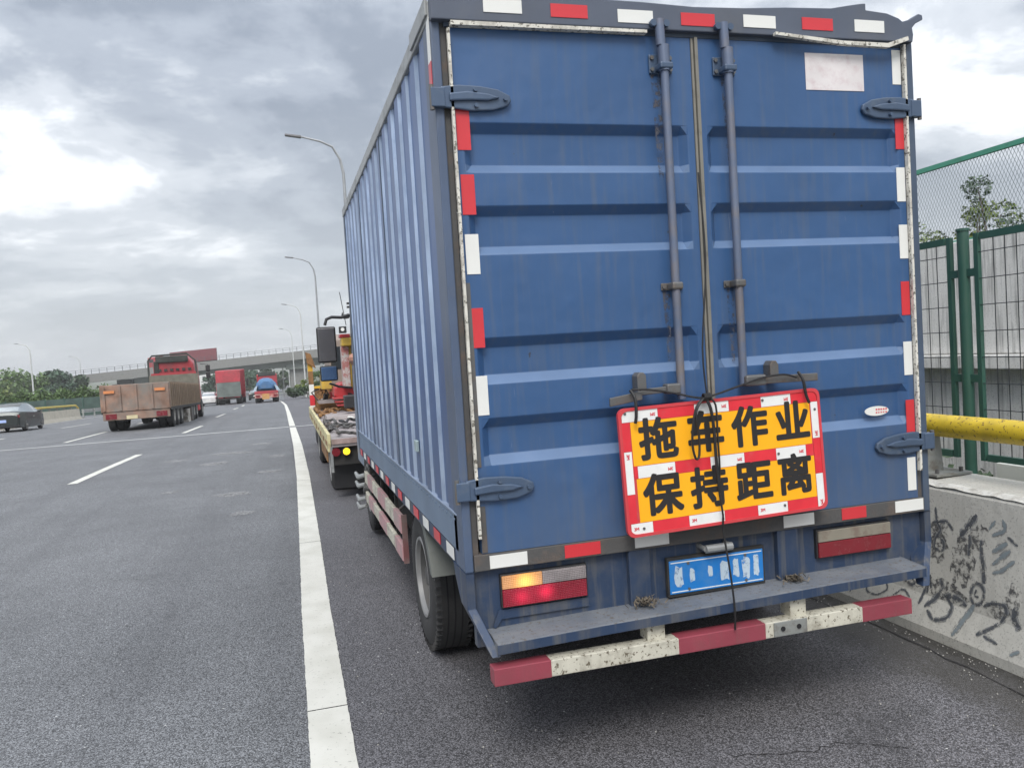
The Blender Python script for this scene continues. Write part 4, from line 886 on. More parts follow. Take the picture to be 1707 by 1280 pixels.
# ------------------------------------------------------------------ the warning sign and its cords
def rotpt(p, c, a):
    return (c[0] + (p[0] - c[0]) * math.cos(a) - (p[1] - c[1]) * math.sin(a), c[1] + (p[0] - c[0]) * math.sin(a) + (p[1] - c[1]) * math.cos(a))
SG = thing('warning_sign', 'red and orange warning board with black characters tied to the rear doors', 'sign', (1.083, -0.085, 1.140))
ORI[SG.name] = Vector((0, 0, 0))          # build around local origin, then tilt
SW, SH = 0.455, 0.253
rc = 0.03; cor = []
for cx_, cz_, a0 in ((SW - rc, SH - rc, 0), (-SW + rc, SH - rc, 90), (-SW + rc, -SH + rc, 180), (SW - rc, -SH + rc, 270)):
    for k in range(5):
        t = math.radians(a0 + 22.5 * k); cor.append((cx_ + rc * math.cos(t), cz_ + rc * math.sin(t)))
MB().prism(cor[::-1], 'y', -0.001, 0.014).build('board', M_signred, SG, bevel=0.003)
rim_ = MB(); n = len(cor); inn = [(x * (SW - 0.012) / SW, z * (SH - 0.012) / SH) for x, z in cor]
for i in range(n):
    j = (i + 1) % n
    rim_.hexa([(cor[i][0], -0.006, cor[i][1]), (cor[j][0], -0.006, cor[j][1]), (cor[j][0], 0.0, cor[j][1]), (cor[i][0], 0.0, cor[i][1]), (inn[i][0], -0.006, inn[i][1]), (inn[j][0], -0.006, inn[j][1]), (inn[j][0], 0.0, inn[j][1]), (inn[i][0], 0.0, inn[i][1])])
rim_.build('rim', M_signred, SG)
# local frame: x right, z up; yellow fields
YF = ((-0.405, 0.024, 0.405, 0.196), (-0.398, -0.198, 0.408, -0.027))
for a in YF: MB().box(a[0], -0.0022, a[1], a[2], -0.0012, a[3]).build('yellow_field', M_yel, SG)
def tp(x0, z0, x1, z1, c, yy=-0.0028, up=True, logo=None):
    o = MB().box(x0, yy, z0, x1, yy + 0.0012, z1).build('reflective_strip', M_signwh if c == 'w' else M_signrd, SG)
    if c == 'w' and logo is not None:
        text_part('3M', 0.017, logo[0], yy - 0.0006, logo[1], SG, M_logo, 'strip_print', rot=(math.pi / 2, logo[2] if len(logo) > 2 else 0, 0), bold=0.0006, ext=0.0002)
def row(z0, z1, xs_, cs, flip):
    for (a, b), c in zip(zip(xs_, xs_[1:]), cs):
        tp(a + 0.0008, z0, b - 0.0008, z1, c, logo=((b - 0.022 if flip else a + 0.022), (z0 + z1) / 2, math.pi if flip else 0) if b - a > 0.09 else None)
row(0.198, 0.243, [-0.44, -0.285, -0.125, 0.03, 0.178, 0.318, 0.440], 'wrwrwr', True)
row(-0.025, 0.022, [-0.405, -0.390, -0.228, -0.072, 0.082, 0.23, 0.372, 0.408], 'rwrwrwr', True)
row(-0.243, -0.200, [-0.438, -0.345, -0.187, -0.028, 0.125, 0.265, 0.408], 'wrwrwr', False)
for x0, zs2, cs in ((-0.444, [-0.199, -0.085, 0.083, 0.197], 'rwr'), (0.410, [-0.243, -0.103, 0.045, 0.197], 'wrw')):
    for (a, b), c in zip(zip(zs2, zs2[1:]), cs):
        tp(x0, a + 0.0008, x0 + 0.034, b - 0.0008, c, yy=-0.0036, logo=(x0 + 0.017, a + 0.02 if x0 > 0 else b - 0.02, math.pi / 2))
for ch, x, z in (('拖', -0.290, 0.108), ('车', -0.083, 0.112), ('作', 0.118, 0.112), ('业', 0.318, 0.112), ('保', -0.290, -0.112), ('持', -0.085, -0.111), ('距', 0.118, -0.111), ('离', 0.312, -0.108)):
    text_part(ch, 0.170, x, -0.0032, z + 0.003, SG, M_blk, 'sign_character', bold=0.0056, ext=0.0006)
for x, z in ((-0.425, 0.232), (0.185, 0.226), (0.428, 0.165), (-0.385, -0.222), (-0.038, -0.232), (0.25, -0.215), (0.24, 0.0)):
    MB().tube([(x, -0.003, z), (x, -0.0062, z)], 0.0055, 8).build('rivet', M_steel, SG)
SG.rotation_euler = (math.radians(-1.5), math.radians(-1.25), 0)
# cords
def cord(name, pts, r_, label, cat='cord', grp=None, sub=4):
    P = [Vector(p) for p in pts]; q = []
    for i in range(len(P) - 1):
        p0 = P[max(i - 1, 0)]; p1 = P[i]; p2 = P[i + 1]; p3 = P[min(i + 2, len(P) - 1)]
        for k in range(sub):
            t = k / sub; q.append(0.5 * ((2 * p1) + (-p0 + p2) * t + (2 * p0 - 5 * p1 + 4 * p2 - p3) * t * t + (-p0 + 3 * p1 - 3 * p2 + p3) * t ** 3))
    q.append(P[-1]); o = MB().tube(q, r_, 7).build(name, M_rope, smooth=True); tag(o, label, cat, grp); return o
cord('rubber_cord', [(1.040, -0.055, 2.30), (1.042, -0.075, 1.95), (1.000, -0.09, 1.60), (1.004, -0.10, 1.40)], 0.0035, 'thin black cord hanging down the middle seam of the blue doors')
cord('rubber_cord', [(0.690, -0.075, 1.455), (0.76, -0.085, 1.450), (0.86, -0.09, 1.430), (0.965, -0.10, 1.403), (1.03, -0.10, 1.408), (1.15, -0.09, 1.435), (1.27, -0.085, 1.462), (1.37, -0.085, 1.468), (1.43, -0.08, 1.452)], 0.0042, 'black cord tied across from the left door handle to the right one')
cord('rubber_cord', [(0.684, -0.078, 1.452), (0.692, -0.10, 1.42), (0.690, -0.108, 1.36), (0.685, -0.106, 1.325)], 0.0065, 'short black strap hooking the top left corner of the warning board')
cord('rubber_cord', [(1.440, -0.08, 1.475), (1.448, -0.10, 1.44), (1.455, -0.105, 1.38), (1.468, -0.106, 1.345)], 0.0065, 'short black strap hooking the top right corner of the warning board')
cord('rubber_cord', [(0.985, -0.105, 1.402), (0.945, -0.118, 1.37), (0.925, -0.120, 1.30), (0.918, -0.120, 1.22), (0.930, -0.120, 1.165), (0.945, -0.120, 1.18), (0.948, -0.120, 1.26), (0.940, -0.12, 1.34), (0.962, -0.118, 1.385), (0.99, -0.11, 1.402)], 0.0048, 'looped black cord dangling over the second character of the warning board')
cord('rubber_cord', [(0.99, -0.11, 1.405), (1.005, -0.12, 1.36), (1.015, -0.12, 1.28), (1.018, -0.12, 1.18), (1.022, -0.12, 1.09), (1.028, -0.12, 1.02)], 0.0065, 'thick black cord run down the middle of the warning board')
cord('rubber_cord', [(1.0, -0.11, 1.405), (1.028, -0.12, 1.37), (1.03, -0.12, 1.25), (1.032, -0.12, 1.12), (1.025, -0.12, 1.03), (1.036, -0.12, 0.93), (1.040, -0.11, 0.86), (1.044, -0.14, 0.70), (1.050, -0.15, 0.56), (1.050, -0.145, 0.47)], 0.0042, 'long black cord hanging from the sign past the number plate to the bumper')
kn = MB()
for i in range(5): 
    c = Vector((0.985 + 0.006 * i, -0.108, 1.404)); kn.tube([c + Vector((0.0, 0.012 * math.cos(a), 0.013 * math.sin(a))) for a in [k * math.pi / 5 for k in range(11)]], 0.0045, 6)
tag(kn.build('cord_knot', M_rope), 'knotted bunch of black cord on the top edge of the warning board', 'knot')
# ------------------------------------------------------------------ tow truck in front
M_ty = mat('wrecker_yellow', (0.62, 0.36, 0.03), 0.5, dirt=(0.22, 0.16, 0.09), damt=0.35, dscale=6, dsharp=0.3)
M_tr = mat('wrecker_red', (0.36, 0.03, 0.035), 0.4, dirt=(0.2, 0.06, 0.05), damt=0.2, dscale=5)
M_deck = mat('scuffed_deck_plate', (0.30, 0.27, 0.27), 0.6, dirt=(0.15, 0.11, 0.09), damt=0.35, dscale=5, dsharp=0.3)
M_board = mat('pale_yellow_side_board', (0.55, 0.50, 0.28), 0.6, dirt=(0.16, 0.12, 0.08), damt=0.4, dscale=7, dsharp=0.15)
M_boom = mat('boom_yellow', (0.50, 0.33, 0.05), 0.45, dirt=(0.3, 0.2, 0.08), damt=0.3, dscale=5)
M_rustb = mat('brown_rusty_plate', (0.25, 0.13, 0.05), 0.8, dirt=(0.10, 0.06, 0.04), damt=0.4, dscale=8)
K = thing('tow_truck', 'yellow and red tow truck with crane boom ahead of the blue truck', 'tow truck', (1.0, 9.5, gz(9.5)))
MB().box(-0.11, 6.75, 0.62, 2.12, 13.2, 0.70).build('deck', M_deck, K)
MB().box(-0.10, 6.80, 0.40, 2.10, 6.90, 0.62).build('tail_box', M_chassis, K)
MB().box(-0.11, 6.735, 0.655, 2.12, 6.75, 0.715).build('deck_edge', mat('pinkish_scuffed_edge', (0.40, 0.30, 0.28), 0.6, dirt=(0.2, 0.14, 0.12), damt=0.4), K)
for x in (-0.155, 2.12):
    n = 4
    for i in range(n):
        a = 6.80 + 1.6 * i; MB().box(x, a, 0.56, x + 0.04, a + 1.57, 0.775).build('side_board', M_board, K, bevel=0.008)
rs2 = random.Random(9)
for i in range(9): MB().box(-0.158, 6.9 + 0.7 * i, 0.60 + 0.05 * rs2.random(), -0.1545, 6.9 + 0.7 * i + 0.35, 0.68).build('scraped_paint', M_rustb, K)
for x in (0.055, 1.95):
    h = MB().tube([(x, 6.79, 0.560), (x, 6.75, 0.560)], 0.052, 20).build('tail_lamp', M_black, K)
    MB().tube([(x, 6.75, 0.560), (x, 6.744, 0.560)], 0.040, 20).build('lens', mat('lit_yellow_lens', (0.9, 0.6, 0.02), 0.3, emit=(1.0, 0.62, 0.02), estr=0.95), h)
    MB().tube([(x - 0.12, 6.79, 0.560), (x - 0.12, 6.76, 0.560)], 0.05, 20).build('tail_lamp', M_lens_r2, K)
for x in (0.02, 1.6): MB().box(x - 0.12, 6.95, 0.10, x + 0.42, 6.965, 0.42).build('mud_flap', M_black, K)
MB().box(-0.13, 6.78, 0.32, -0.10, 6.83, 0.62).build('corner_post', M_galv, K)
for y in (7.75, 11.0):
    z = gz(y) + 0.33
    wheel(-0.10, y, z, 1, K, r=0.33, wd=0.24, simple=True, tread=False); wheel(0.16, y, z, 1, K, r=0.33, wd=0.24, simple=True, tread=False)
    wheel(2.10, y, z, -1, K, r=0.33, wd=0.24, simple=True, tread=False)
wheel(0.0, 14.9, gz(14.9) + 0.46, 1, K, r=0.46, wd=0.26, simple=True, tread=False); wheel(2.0, 14.9, gz(14.9) + 0.46, -1, K, r=0.46, wd=0.26, simple=True, tread=False)
for x in (0.5, 1.3): MB().box(x, 6.9, 0.34, x + 0.1, 15.5, 0.60).build('chassis_rail', M_chassis, K)
MB().box(-0.09, 8.6, 0.22, 0.35, 10.2, 0.56).build('tool_box', M_rustb, K, bevel=0.02)
# stinger under the blue truck
MB().box(0.95, 4.6, 0.30, 1.20, 7.0, 0.48).build('lift_arm', M_tr, K, bevel=0.02)
MB().box(0.15, 4.45, 0.22, 2.0, 4.62, 0.34).build('lift_crossbar', M_tr, K, bevel=0.02)
# headboard post: stacked red and white bands, leaning top
for i, (z0, z1, mt) in enumerate(((0.62, 0.80, M_white), (0.80, 1.00, M_red), (1.00, 1.20, M_white), (1.20, 1.45, M_rustb), (1.45, 1.66, M_ty))):
    MB().box(-0.13, 12.95, z0, -0.04, 13.05, z1).build('marker_post', mt, K)
MB().hexa([(-0.14, 12.9, 1.60), (0.02, 12.9, 1.50), (0.02, 13.0, 1.50), (-0.14, 13.0, 1.60), (-0.16, 12.9, 1.82), (-0.06, 12.9, 1.78), (-0.06, 13.0, 1.78), (-0.16, 13.0, 1.82)]).build('outrigger_head', M_rustb, K, bevel=0.01)
MB().box(-0.04, 12.98, 0.70, 2.1, 13.08, 1.14).build('headboard', M_rustb, K, bevel=0.01)
MB().box(-0.04, 12.94, 1.12, 2.1, 13.1, 1.16).build('headboard_rail', M_ty, K)
MB().box(0.0, 12.2, 0.86, 0.62, 12.9, 0.92).build('shelf', M_deck, K)
# crane: turret, mast, boom, lamp
MB().box(0.06, 12.0, 1.12, 0.24, 12.5, 1.38).build('yellow_cabinet', M_boom, K, bevel=0.015)
MB().prism([(0.22, 1.02), (0.24, 1.16), (0.32, 1.24), (0.62, 1.26), (0.66, 1.02), (0.5, 0.94), (0.3, 0.96)], 'y', 11.3, 11.9).build('turret', M_tr, K, bevel=0.03)
for i, z in enumerate((0.98, 0.92, 0.86)): MB().box(0.20 + 0.03 * i, 11.2, z - 0.018, 0.62, 11.6, z + 0.018).build('turret_rib', M_tr, K, bevel=0.01)
MB().box(0.38, 11.0, 1.16, 0.50, 11.3, 1.86).build('mast', mat('peeling_white_mast', (0.45, 0.42, 0.40), 0.6, dirt=(0.30, 0.06, 0.05), damt=0.5, dscale=9, dsharp=0.12), K, bevel=0.01)
MB().box(0.46, 11.05, 1.16, 0.57, 11.4, 2.02).build('mast', M_boom, K, bevel=0.012)
MB().box(0.385, 10.9, 1.86, 0.56, 11.3, 2.0).build('boom_joint', M_boom, K, bevel=0.02)
MB().box(0.36, 10.9, 2.0, 0.53, 11.2, 2.06).build('boom_collar', M_tr, K, bevel=0.01)
MB().prism([(0.52, 1.1), (0.56, 2.6), (0.68, 2.62), (0.70, 1.1)], 'y', 10.8, 11.0).build('boom', M_black, K, bevel=0.015)
MB().prism([(0.40, 2.36), (0.44, 2.30), (0.52, 2.31), (0.56, 2.38), (0.50, 2.38), (0.47, 2.35), (0.43, 2.37), (0.42, 2.42)], 'y', 10.7, 10.8).build('boom_hook', M_black, K, bevel=0.006)
for z in (2.48, 2.54): MB().box(0.50, 10.7, z, 0.6, 10.8, z + 0.03).build('hook_tooth', M_black, K)
lh = MB().box(0.345, 10.7, 2.07, 0.465, 10.8, 2.18).build('work_lamp', M_black, K, bevel=0.008)
MB().tube([(0.400, 10.698, 2.13), (0.400, 10.688, 2.13)], 0.030, 16).build('lens', mat('pale_lamp_glass', (0.75, 0.75, 0.72), 0.2), lh)
MB().tube([(0.47, 10.8, 2.2), (0.40, 10.8, 2.75)], 0.006, 6).build('aerial', M_black, K)
MB().box(0.32, 10.2, 0.86, 0.56, 10.5, 1.06).build('battery_case', M_black, K, bevel=0.015)
hs_ = MB().tube([(0.22, 12.3, 1.30), (0.24, 12.1, 1.16), (0.34, 11.8, 1.06), (0.50, 11.2, 1.04), (0.58, 11.0, 0.98)], 0.018, 8).build('hydraulic_hose', M_black, K, smooth=True)
rc2 = random.Random(44)
for k in range(9):
    x_, y_ = rc2.uniform(-0.02, 0.30), rc2.uniform(12.3, 12.8)
    MB().tube([(x_, y_, 0.92), (x_ + rc2.uniform(-.1, .1), y_ + .1, 1.05 + 0.1 * rc2.random()), (x_ + rc2.uniform(-.12, .12), y_ - .05, 1.12)], 0.014, 6).build('hanging_hose', M_black if k % 2 else M_rustb, K)
for k in range(4): MB().box(0.10 + 0.11 * k, 12.5, 0.92, 0.19 + 0.11 * k, 12.62, 1.02 + 0.03 * (k % 3)).build('tool_case', [M_black, M_tr, M_deck, M_ty][k], K, bevel=0.01)
kc = MB().prism([(13.7, 0.45), (13.7, 2.05), (13.95, 2.15), (15.3, 2.12), (15.75, 1.35), (15.8, 0.4)], 'x', 0.32, 1.98).build('cab', mat('grey_wrecker_cab', (0.25, 0.2, 0.17), 0.5), K, bevel=0.03)
MB().box(0.35, 13.69, 1.45, 1.7, 13.699, 1.9).build('rear_window', M_glass, kc)
# tackle lying on the deck
def squiggle(name, x0, y0, sx, sy, n, r_, seed, label, mt):
    rr = random.Random(seed); p = []; x, y = x0, y0; a = rr.random() * 6.28
    for i in range(n):
        a += rr.uniform(-1.3, 1.3); x += sx * math.cos(a); y += sy * math.sin(a)
        x = min(max(x, -0.06), 0.75); y = min(max(y, y0 - 1.2), y0 + 1.2)
        p.append((x, y, 0.70 + r_ + 0.05 * rr.random()))
    tag(MB().tube(p, r_, 6).build(name, mt), label, 'chain')
squiggle('tow_chain', 0.02, 8.2, 0.05, 0.16, 110, 0.020, 2, 'rusty dark chain heaped on the near left of the tow truck deck', M_rust)
squiggle('tow_chain', 0.15, 9.2, 0.05, 0.2, 110, 0.020, 5, 'black chain strewn across the middle of the tow truck deck', M_black)
squiggle('tow_chain', 0.02, 11.8, 0.06, 0.2, 120, 0.024, 8, 'brown tangled straps heaped against the tow truck headboard', M_rustb)
tag(MB().tube([(0.15, 10.3, 0.74), (0.42, 9.9, 0.73)], 0.014, 8).build('steel_bar', M_white), 'short white bar lying at the front of the tow truck deck', 'bar')
tag(MB().hexa([(0.0, 10.0, 0.70), (0.6, 10.0, 0.70), (0.6, 10.8, 0.70), (0.0, 10.8, 0.70), (0.02, 10.02, 0.77), (0.58, 10.02, 0.77), (0.58, 10.78, 0.77), (0.02, 10.78, 0.77)]).build('steel_plate', M_deck, bevel=0.01), 'flat grey plate on the tow truck deck ahead of the chains', 'plate')

# ------------------------------------------------------------------ traffic
M_bed = mat('dusty_beige_bed', (0.25, 0.185, 0.13), 0.85, dirt=(0.15, 0.125, 0.095), damt=0.35, dscale=1.5, dsharp=0.3, streak=0.4)
M_tail = mat('dusty_orange_tailgate', (0.27, 0.165, 0.12), 0.85, var=0.4, vscale=2.2, dirt=(0.19, 0.185, 0.17), damt=0.6, dscale=1.6, dsharp=0.3)
M_rcab = mat('red_cab_paint', (0.36, 0.04, 0.05), 0.4, dirt=(0.17, 0.06, 0.06), damt=0.35, dscale=2)
M_tarp = mat('dark_tarp', (0.045, 0.05, 0.045), 0.8, var=0.3)
M_tyd = mat('dusty_tyre', (0.05, 0.05, 0.05), 0.9, dirt=(0.12, 0.11, 0.10), damt=0.4, dscale=2)
M_rimd = mat('dusty_grey_rim', (0.30, 0.29, 0.27), 0.7)
def wheels_row(parent, x, s, ys_, zoff, r_, wd=0.28):
    for y in ys_: wheel(x, y, gz(y) + r_ + zoff, s, parent, r=r_, wd=wd, rr=r_ * 0.55, dish=0.08, n=24, tread=False, simple=True, mt=M_rimd, em=M_rimd)
# dump / drop-side semi-trailer
x0, x1, ya_, yb_ = -7.46, -4.92, 32.0, 44.0
DT = thing('dump_truck', 'red dump truck with long dusty beige trailer bed in the middle lane', 'truck', ((x0 + x1) / 2, 38, gz(38)))
zf, zt0, zt1 = 0.18, 1.20, 1.0
def tz(y, zlow=True):   # trailer follows the slope
    return gz(y) - gz(32)
MB().hexa([(x0, ya_, zf - 0.12), (x1, ya_, zf - 0.12), (x1, yb_, zf - 0.12 + tz(yb_)), (x0, yb_, zf - 0.12 + tz(yb_)), (x0, ya_, zf), (x1, ya_, zf), (x1, yb_, zf + tz(yb_)), (x0, yb_, zf + tz(yb_))]).build('bed_floor', M_chassis, DT)
for x in (x0, x1 - 0.06):
    for i in range(4):
        a = ya_ + 3.0 * i; b = a + 2.96
        MB().hexa([(x, a, zf + tz(a)), (x + 0.06, a, zf + tz(a)), (x + 0.06, b, zf + tz(b)), (x, b, zf + tz(b)), (x, a, zt0 + tz(a)), (x + 0.06, a, zt0 + tz(a)), (x + 0.06, b, zt0 + tz(b)), (x, b, zt0 + tz(b))]).build('side_panel', M_bed, DT)
        for k in range(5):
            yy = a + 0.3 + 0.58 * k; xo = x + 0.06 if x > -6 else x - 0.05
            MB().box(xo, yy, zf + 0.02 + tz(yy), xo + 0.05, yy + 0.10, zt0 - 0.05 + tz(yy)).build('rib', M_bed, DT)
MB().box(x0, ya_ - 0.07, zf - 0.05, x1, ya_, zt0 - 0.02).build('tailgate', M_tail, DT, bevel=0.02)
for k in range(5): MB().box(x0 + 0.1 + 0.58 * k, ya_ - 0.12, zf, x0 + 0.18 + 0.58 * k, ya_ - 0.07, zt0 - 0.06).build('tailgate_rib', M_tail, DT)
MB().box(x0 + 0.05, ya_ - 0.04, zf - 0.38, x1 - 0.05, ya_ + 0.06, zf - 0.06).build('rear_bumper', M_tail, DT, bevel=0.02)
for x in (x0 + 0.15, x1 - 0.55):
    MB().box(x, ya_ - 0.07, zf - 0.33, x + 0.4, ya_ - 0.04, zf - 0.13).build('tail_lamp', M_lens_r2, DT)
    MB().box(x, ya_ - 0.125, 0.86, x + 0.38, ya_ - 0.105, 0.97).build('reflector', mat('orange_reflector', (0.6, 0.22, 0.08), 0.5), DT)
MB().box(x0 + 0.9, ya_ - 0.08, zf - 0.36, x0 + 1.3, ya_ - 0.045, zf - 0.22).build('number_plate', mat('pale_yellow_plate', (0.55, 0.48, 0.3), 0.5), DT)
for x in (-6.8, -5.7): MB().hexa([(x, ya_, -0.25), (x + 0.14, ya_, -0.25), (x + 0.14, yb_, -0.25 + tz(yb_)), (x, yb_, -0.25 + tz(yb_)), (x, ya_, 0.06), (x + 0.14, ya_, 0.06), (x + 0.14, yb_, 0.06 + tz(yb_)), (x, yb_, 0.06 + tz(yb_))]).build('chassis_rail', M_chassis, DT)
RY = (33.3, 34.6, 35.9)
wheels_row(DT, x1 - 0.04, -1, RY, 0, 0.5); wheels_row(DT, x1 - 0.36, -1, RY[:1], 0, 0.5)
wheels_row(DT, x0 + 0.04, 1, RY, 0, 0.5); wheels_row(DT, x0 + 0.36, 1, RY[:1], 0, 0.5)
wheels_row(DT, x1 - 0.04, -1, (41.2, 42.5, 45.6), 0, 0.5); wheels_row(DT, x0 + 0.04, 1, (41.2, 42.5, 45.6), 0, 0.5)
MB().box(x1 - 0.25, 38.0, -0.95 , x1 - 0.02, 39.0, -0.25).build('spare_rack', mat('pale_spare_rack', (0.5, 0.48, 0.44), 0.7, dirt=(0.1, 0.08, 0.06), damt=0.5, dscale=3), DT, bevel=0.02)
MB().box(x1 - 0.35, 39.6, -1.0, x1 - 0.02, 40.5, -0.2).build('side_tank', M_rust, DT, bevel=0.05)
# headboard hoop with tarp roll and red cab behind it
yh = 44.0; zb = tz(yh)
MB().box(x0 + 0.1, yh - 0.05, 0.95 + zb, x1, yh, 1.75 + zb).build('headboard', mat('olive_headboard', (0.16, 0.15, 0.12), 0.8, var=0.2), DT)
MB().box(x0 + 0.2, yh - 0.04, 1.75 + zb, x1 - 0.05, yh + 0.1, 1.86 + zb).build('headboard_cap', M_rcab, DT)
hp = MB().tube([(x0 + 0.08, yh, 1.0 + zb), (x0 + 0.10, yh, 2.55 + zb), (x0 + 0.3, yh, 2.80 + zb), (x1 - 0.5, yh, 2.84 + zb), (x1 - 0.1, yh, 2.45 + zb), (x1 - 0.02, yh, 1.0 + zb)], 0.05, 7).build('tarp_hoop', M_tarp, DT)
dcab = MB().prism([(x0 + 0.3, -0.3 + zb), (x0 + 0.25, 2.3 + zb), (x0 + 0.45, 2.72 + zb), (x1 - 0.6, 2.74 + zb), (x1 - 0.25, 2.3 + zb), (x1 - 0.1, -0.3 + zb)], 'y', yh + 0.5, yh + 2.7).build('cab', M_rcab, DT, bevel=0.08)
MB().box(x0 + 0.4, yh + 0.40, 2.40 + zb, x1 - 0.5, yh + 0.5, 2.76 + zb).build('tarp_roll', M_tarp, dcab, bevel=0.04)
for k in range(6): MB().box(x0 + 0.5 + 0.3 * k, yh + 0.44, 1.95 + zb, x0 + 0.66 + 0.3 * k, yh + 0.5, 2.08 + zb).build('cab_back_rib', M_tarp, dcab)
MB().box(x0 + 0.3, yh + 0.42, 1.55 + zb, x0 + 0.55, yh + 0.5, 2.5 + zb).build('intake_stack', M_tarp, dcab, bevel=0.04)
for zz_ in (2.02, 1.62): MB().box(x1 + 0.18, yh + 2.6, zz_ - 0.22 + zb, x1 + 0.42, yh + 2.68, zz_ + 0.14 + zb).build('wing_mirror', M_black, DT, bevel=0.03)
MB().tube([(x1 - 0.1, yh + 2.6, 2.25 + zb), (x1 + 0.3, yh + 2.64, 2.2 + zb), (x1 + 0.3, yh + 2.64, 1.3 + zb), (x1 - 0.1, yh + 2.6, 1.2 + zb)], 0.02, 6).build('mirror_arm', M_black, DT)

# red box lorry further on
def on(y): return gz(y)
BT = thing('cargo_truck', 'red tall cargo truck with dark lower tailgate in the middle lane', 'truck', (-6.03, 92, gz(92)))
z = on(88)
M_crim = mat('crimson_box', (0.42, 0.05, 0.065), 0.5, var=0.15, dirt=(0.25, 0.05, 0.05), damt=0.3, dscale=0.8)
M_dkg = mat('dark_green_grey_gate', (0.13, 0.15, 0.14), 0.7, var=0.3, vscale=1.2)
MB().box(-7.28, 88.0, z + 0.95, -4.78, 98.0, z + 3.6).build('cargo_box', M_crim, BT, bevel=0.03)
MB().box(-7.24, 87.92, z + 2.35, -4.82, 88.0, z + 3.55).build('rear_curtain', M_crim, BT, bevel=0.02)
MB().box(-7.24, 87.9, z + 0.80, -4.82, 88.0, z + 2.33).build('tailgate', M_dkg, BT, bevel=0.02)
for k in range(6): MB().box(-4.775, 88.4 + 1.6 * k, z + 1.0, -4.72, 88.55 + 1.6 * k, z + 3.55).build('side_post', M_crim, BT)
MB().box(-7.2, 87.95, z + 0.52, -4.86, 88.1, z + 0.68).build('rear_bumper', M_chassis, BT)
for x in (-7.1, -5.4): MB().box(x, 87.9, z + 0.7, x + 0.45, 87.94, z + 0.8).build('tail_lamp', M_lens_r2, BT)
for y in (89.3, 90.6, 99.4): 
    wheel(-7.2, y, on(y) + 0.5, 1, BT, r=0.5, wd=0.55, rr=0.28, n=16, tread=False, simple=True); wheel(-4.86, y, on(y) + 0.5, -1, BT, r=0.5, wd=0.55, rr=0.28, n=16, tread=False, simple=True)
MB().box(-7.2, 98.3, z + 0.3, -4.86, 100.4, z + 2.7).build('cab', M_rcab, BT, bevel=0.1)
MB().box(-4.7, 100.0, z + 1.6, -4.45, 100.1, z + 2.4).build('wing_mirror', M_black, BT)
# blue tanker with red cab
TK = thing('tanker_truck', 'red truck with rounded blue tank in the lane nearest the shoulder', 'truck', (-2.15, 86, gz(86)))
z = on(82)
M_tank = mat('blue_tank_paint', (0.06, 0.15, 0.30), 0.45, dirt=(0.15, 0.18, 0.2), damt=0.3, dscale=1.2)
tk = MB(); prof = [(-1.05, 1.55), (-0.95, 1.95), (-0.60, 2.35), (-0.25, 2.48), (0.25, 2.48), (0.60, 2.35), (0.95, 1.95), (1.05, 1.55), (0.9, 1.2), (-0.9, 1.2)]
prev = None
for i, (y, s_) in enumerate(((82.6, 0.55), (82.8, 0.8), (83.3, 1.0), (90, 1.0), (90.5, 0.8))):
    cur = [(-2.17 + a * s_, y, z + 1.7 + (b - 1.7) * s_ + (gz(y) - gz(82))) for a, b in prof]
    if prev: tk.add(prev + cur, [(j, (j + 1) % 10, 10 + (j + 1) % 10, 10 + j) for j in range(10)])
    else: tk.add(cur, [tuple(range(10))])
    prev = cur
tk.build('tank', M_tank, TK, smooth=30)
for s_ in (-1, 1): MB().hexa([(-2.17 + s_ * 1.0, 82.4, z + 1.15), (-2.17 + s_ * 1.3, 82.4, z + 1.15), (-2.17 + s_ * 1.3, 84, z + 1.15), (-2.17 + s_ * 1.0, 84, z + 1.15), (-2.17 + s_ * 0.8, 82.5, z + 1.75), (-2.17 + s_ * 1.1, 82.5, z + 1.55), (-2.17 + s_ * 1.1, 84, z + 1.55), (-2.17 + s_ * 0.8, 84, z + 1.75)]).build('tank_fender', mat('light_blue_fender', (0.3, 0.38, 0.45), 0.5), TK)
MB().box(-3.3, 82.0, z + 0.90, -1.04, 82.3, z + 1.16).build('rear_beam', M_rcab, TK, bevel=0.02)
MB().box(-3.3, 82.0, z + 0.50, -1.04, 82.2, z + 0.88).build('rear_lamp_board', mat('red_white_rear_board', (0.45, 0.12, 0.10), 0.6, dirt=(0.5, 0.4, 0.35), damt=0.5, dscale=2.5), TK)
MB().box(-2.6, 81.95, z + 0.35, -1.9, 82.0, z + 0.9).build('number_board', mat('orange_number_board', (0.5, 0.27, 0.10), 0.6), TK)
for x in (-3.2, -1.5): MB().box(x, 81.96, z + 0.6, x + 0.4, 82.0, z + 0.8).build('tail_lamp', M_lens_r2, TK)
MB().box(-3.25, 90.8, z + 0.2, -1.1, 93.0, z + 2.75).build('cab', M_rcab, TK, bevel=0.12)
MB().box(-3.1, 90.72, z + 2.55, -1.25, 90.82, z + 2.95).build('wind_deflector', M_tarp, TK, bevel=0.04)
for y in (83.2, 84.6, 92.0):
    wheel(-3.3, y, on(y) + 0.5, 1, TK, r=0.5, wd=0.6, rr=0.28, n=16, tread=False, simple=True); wheel(-1.04, y, on(y) + 0.5, -1, TK, r=0.5, wd=0.6, rr=0.28, n=16, tread=False, simple=True)

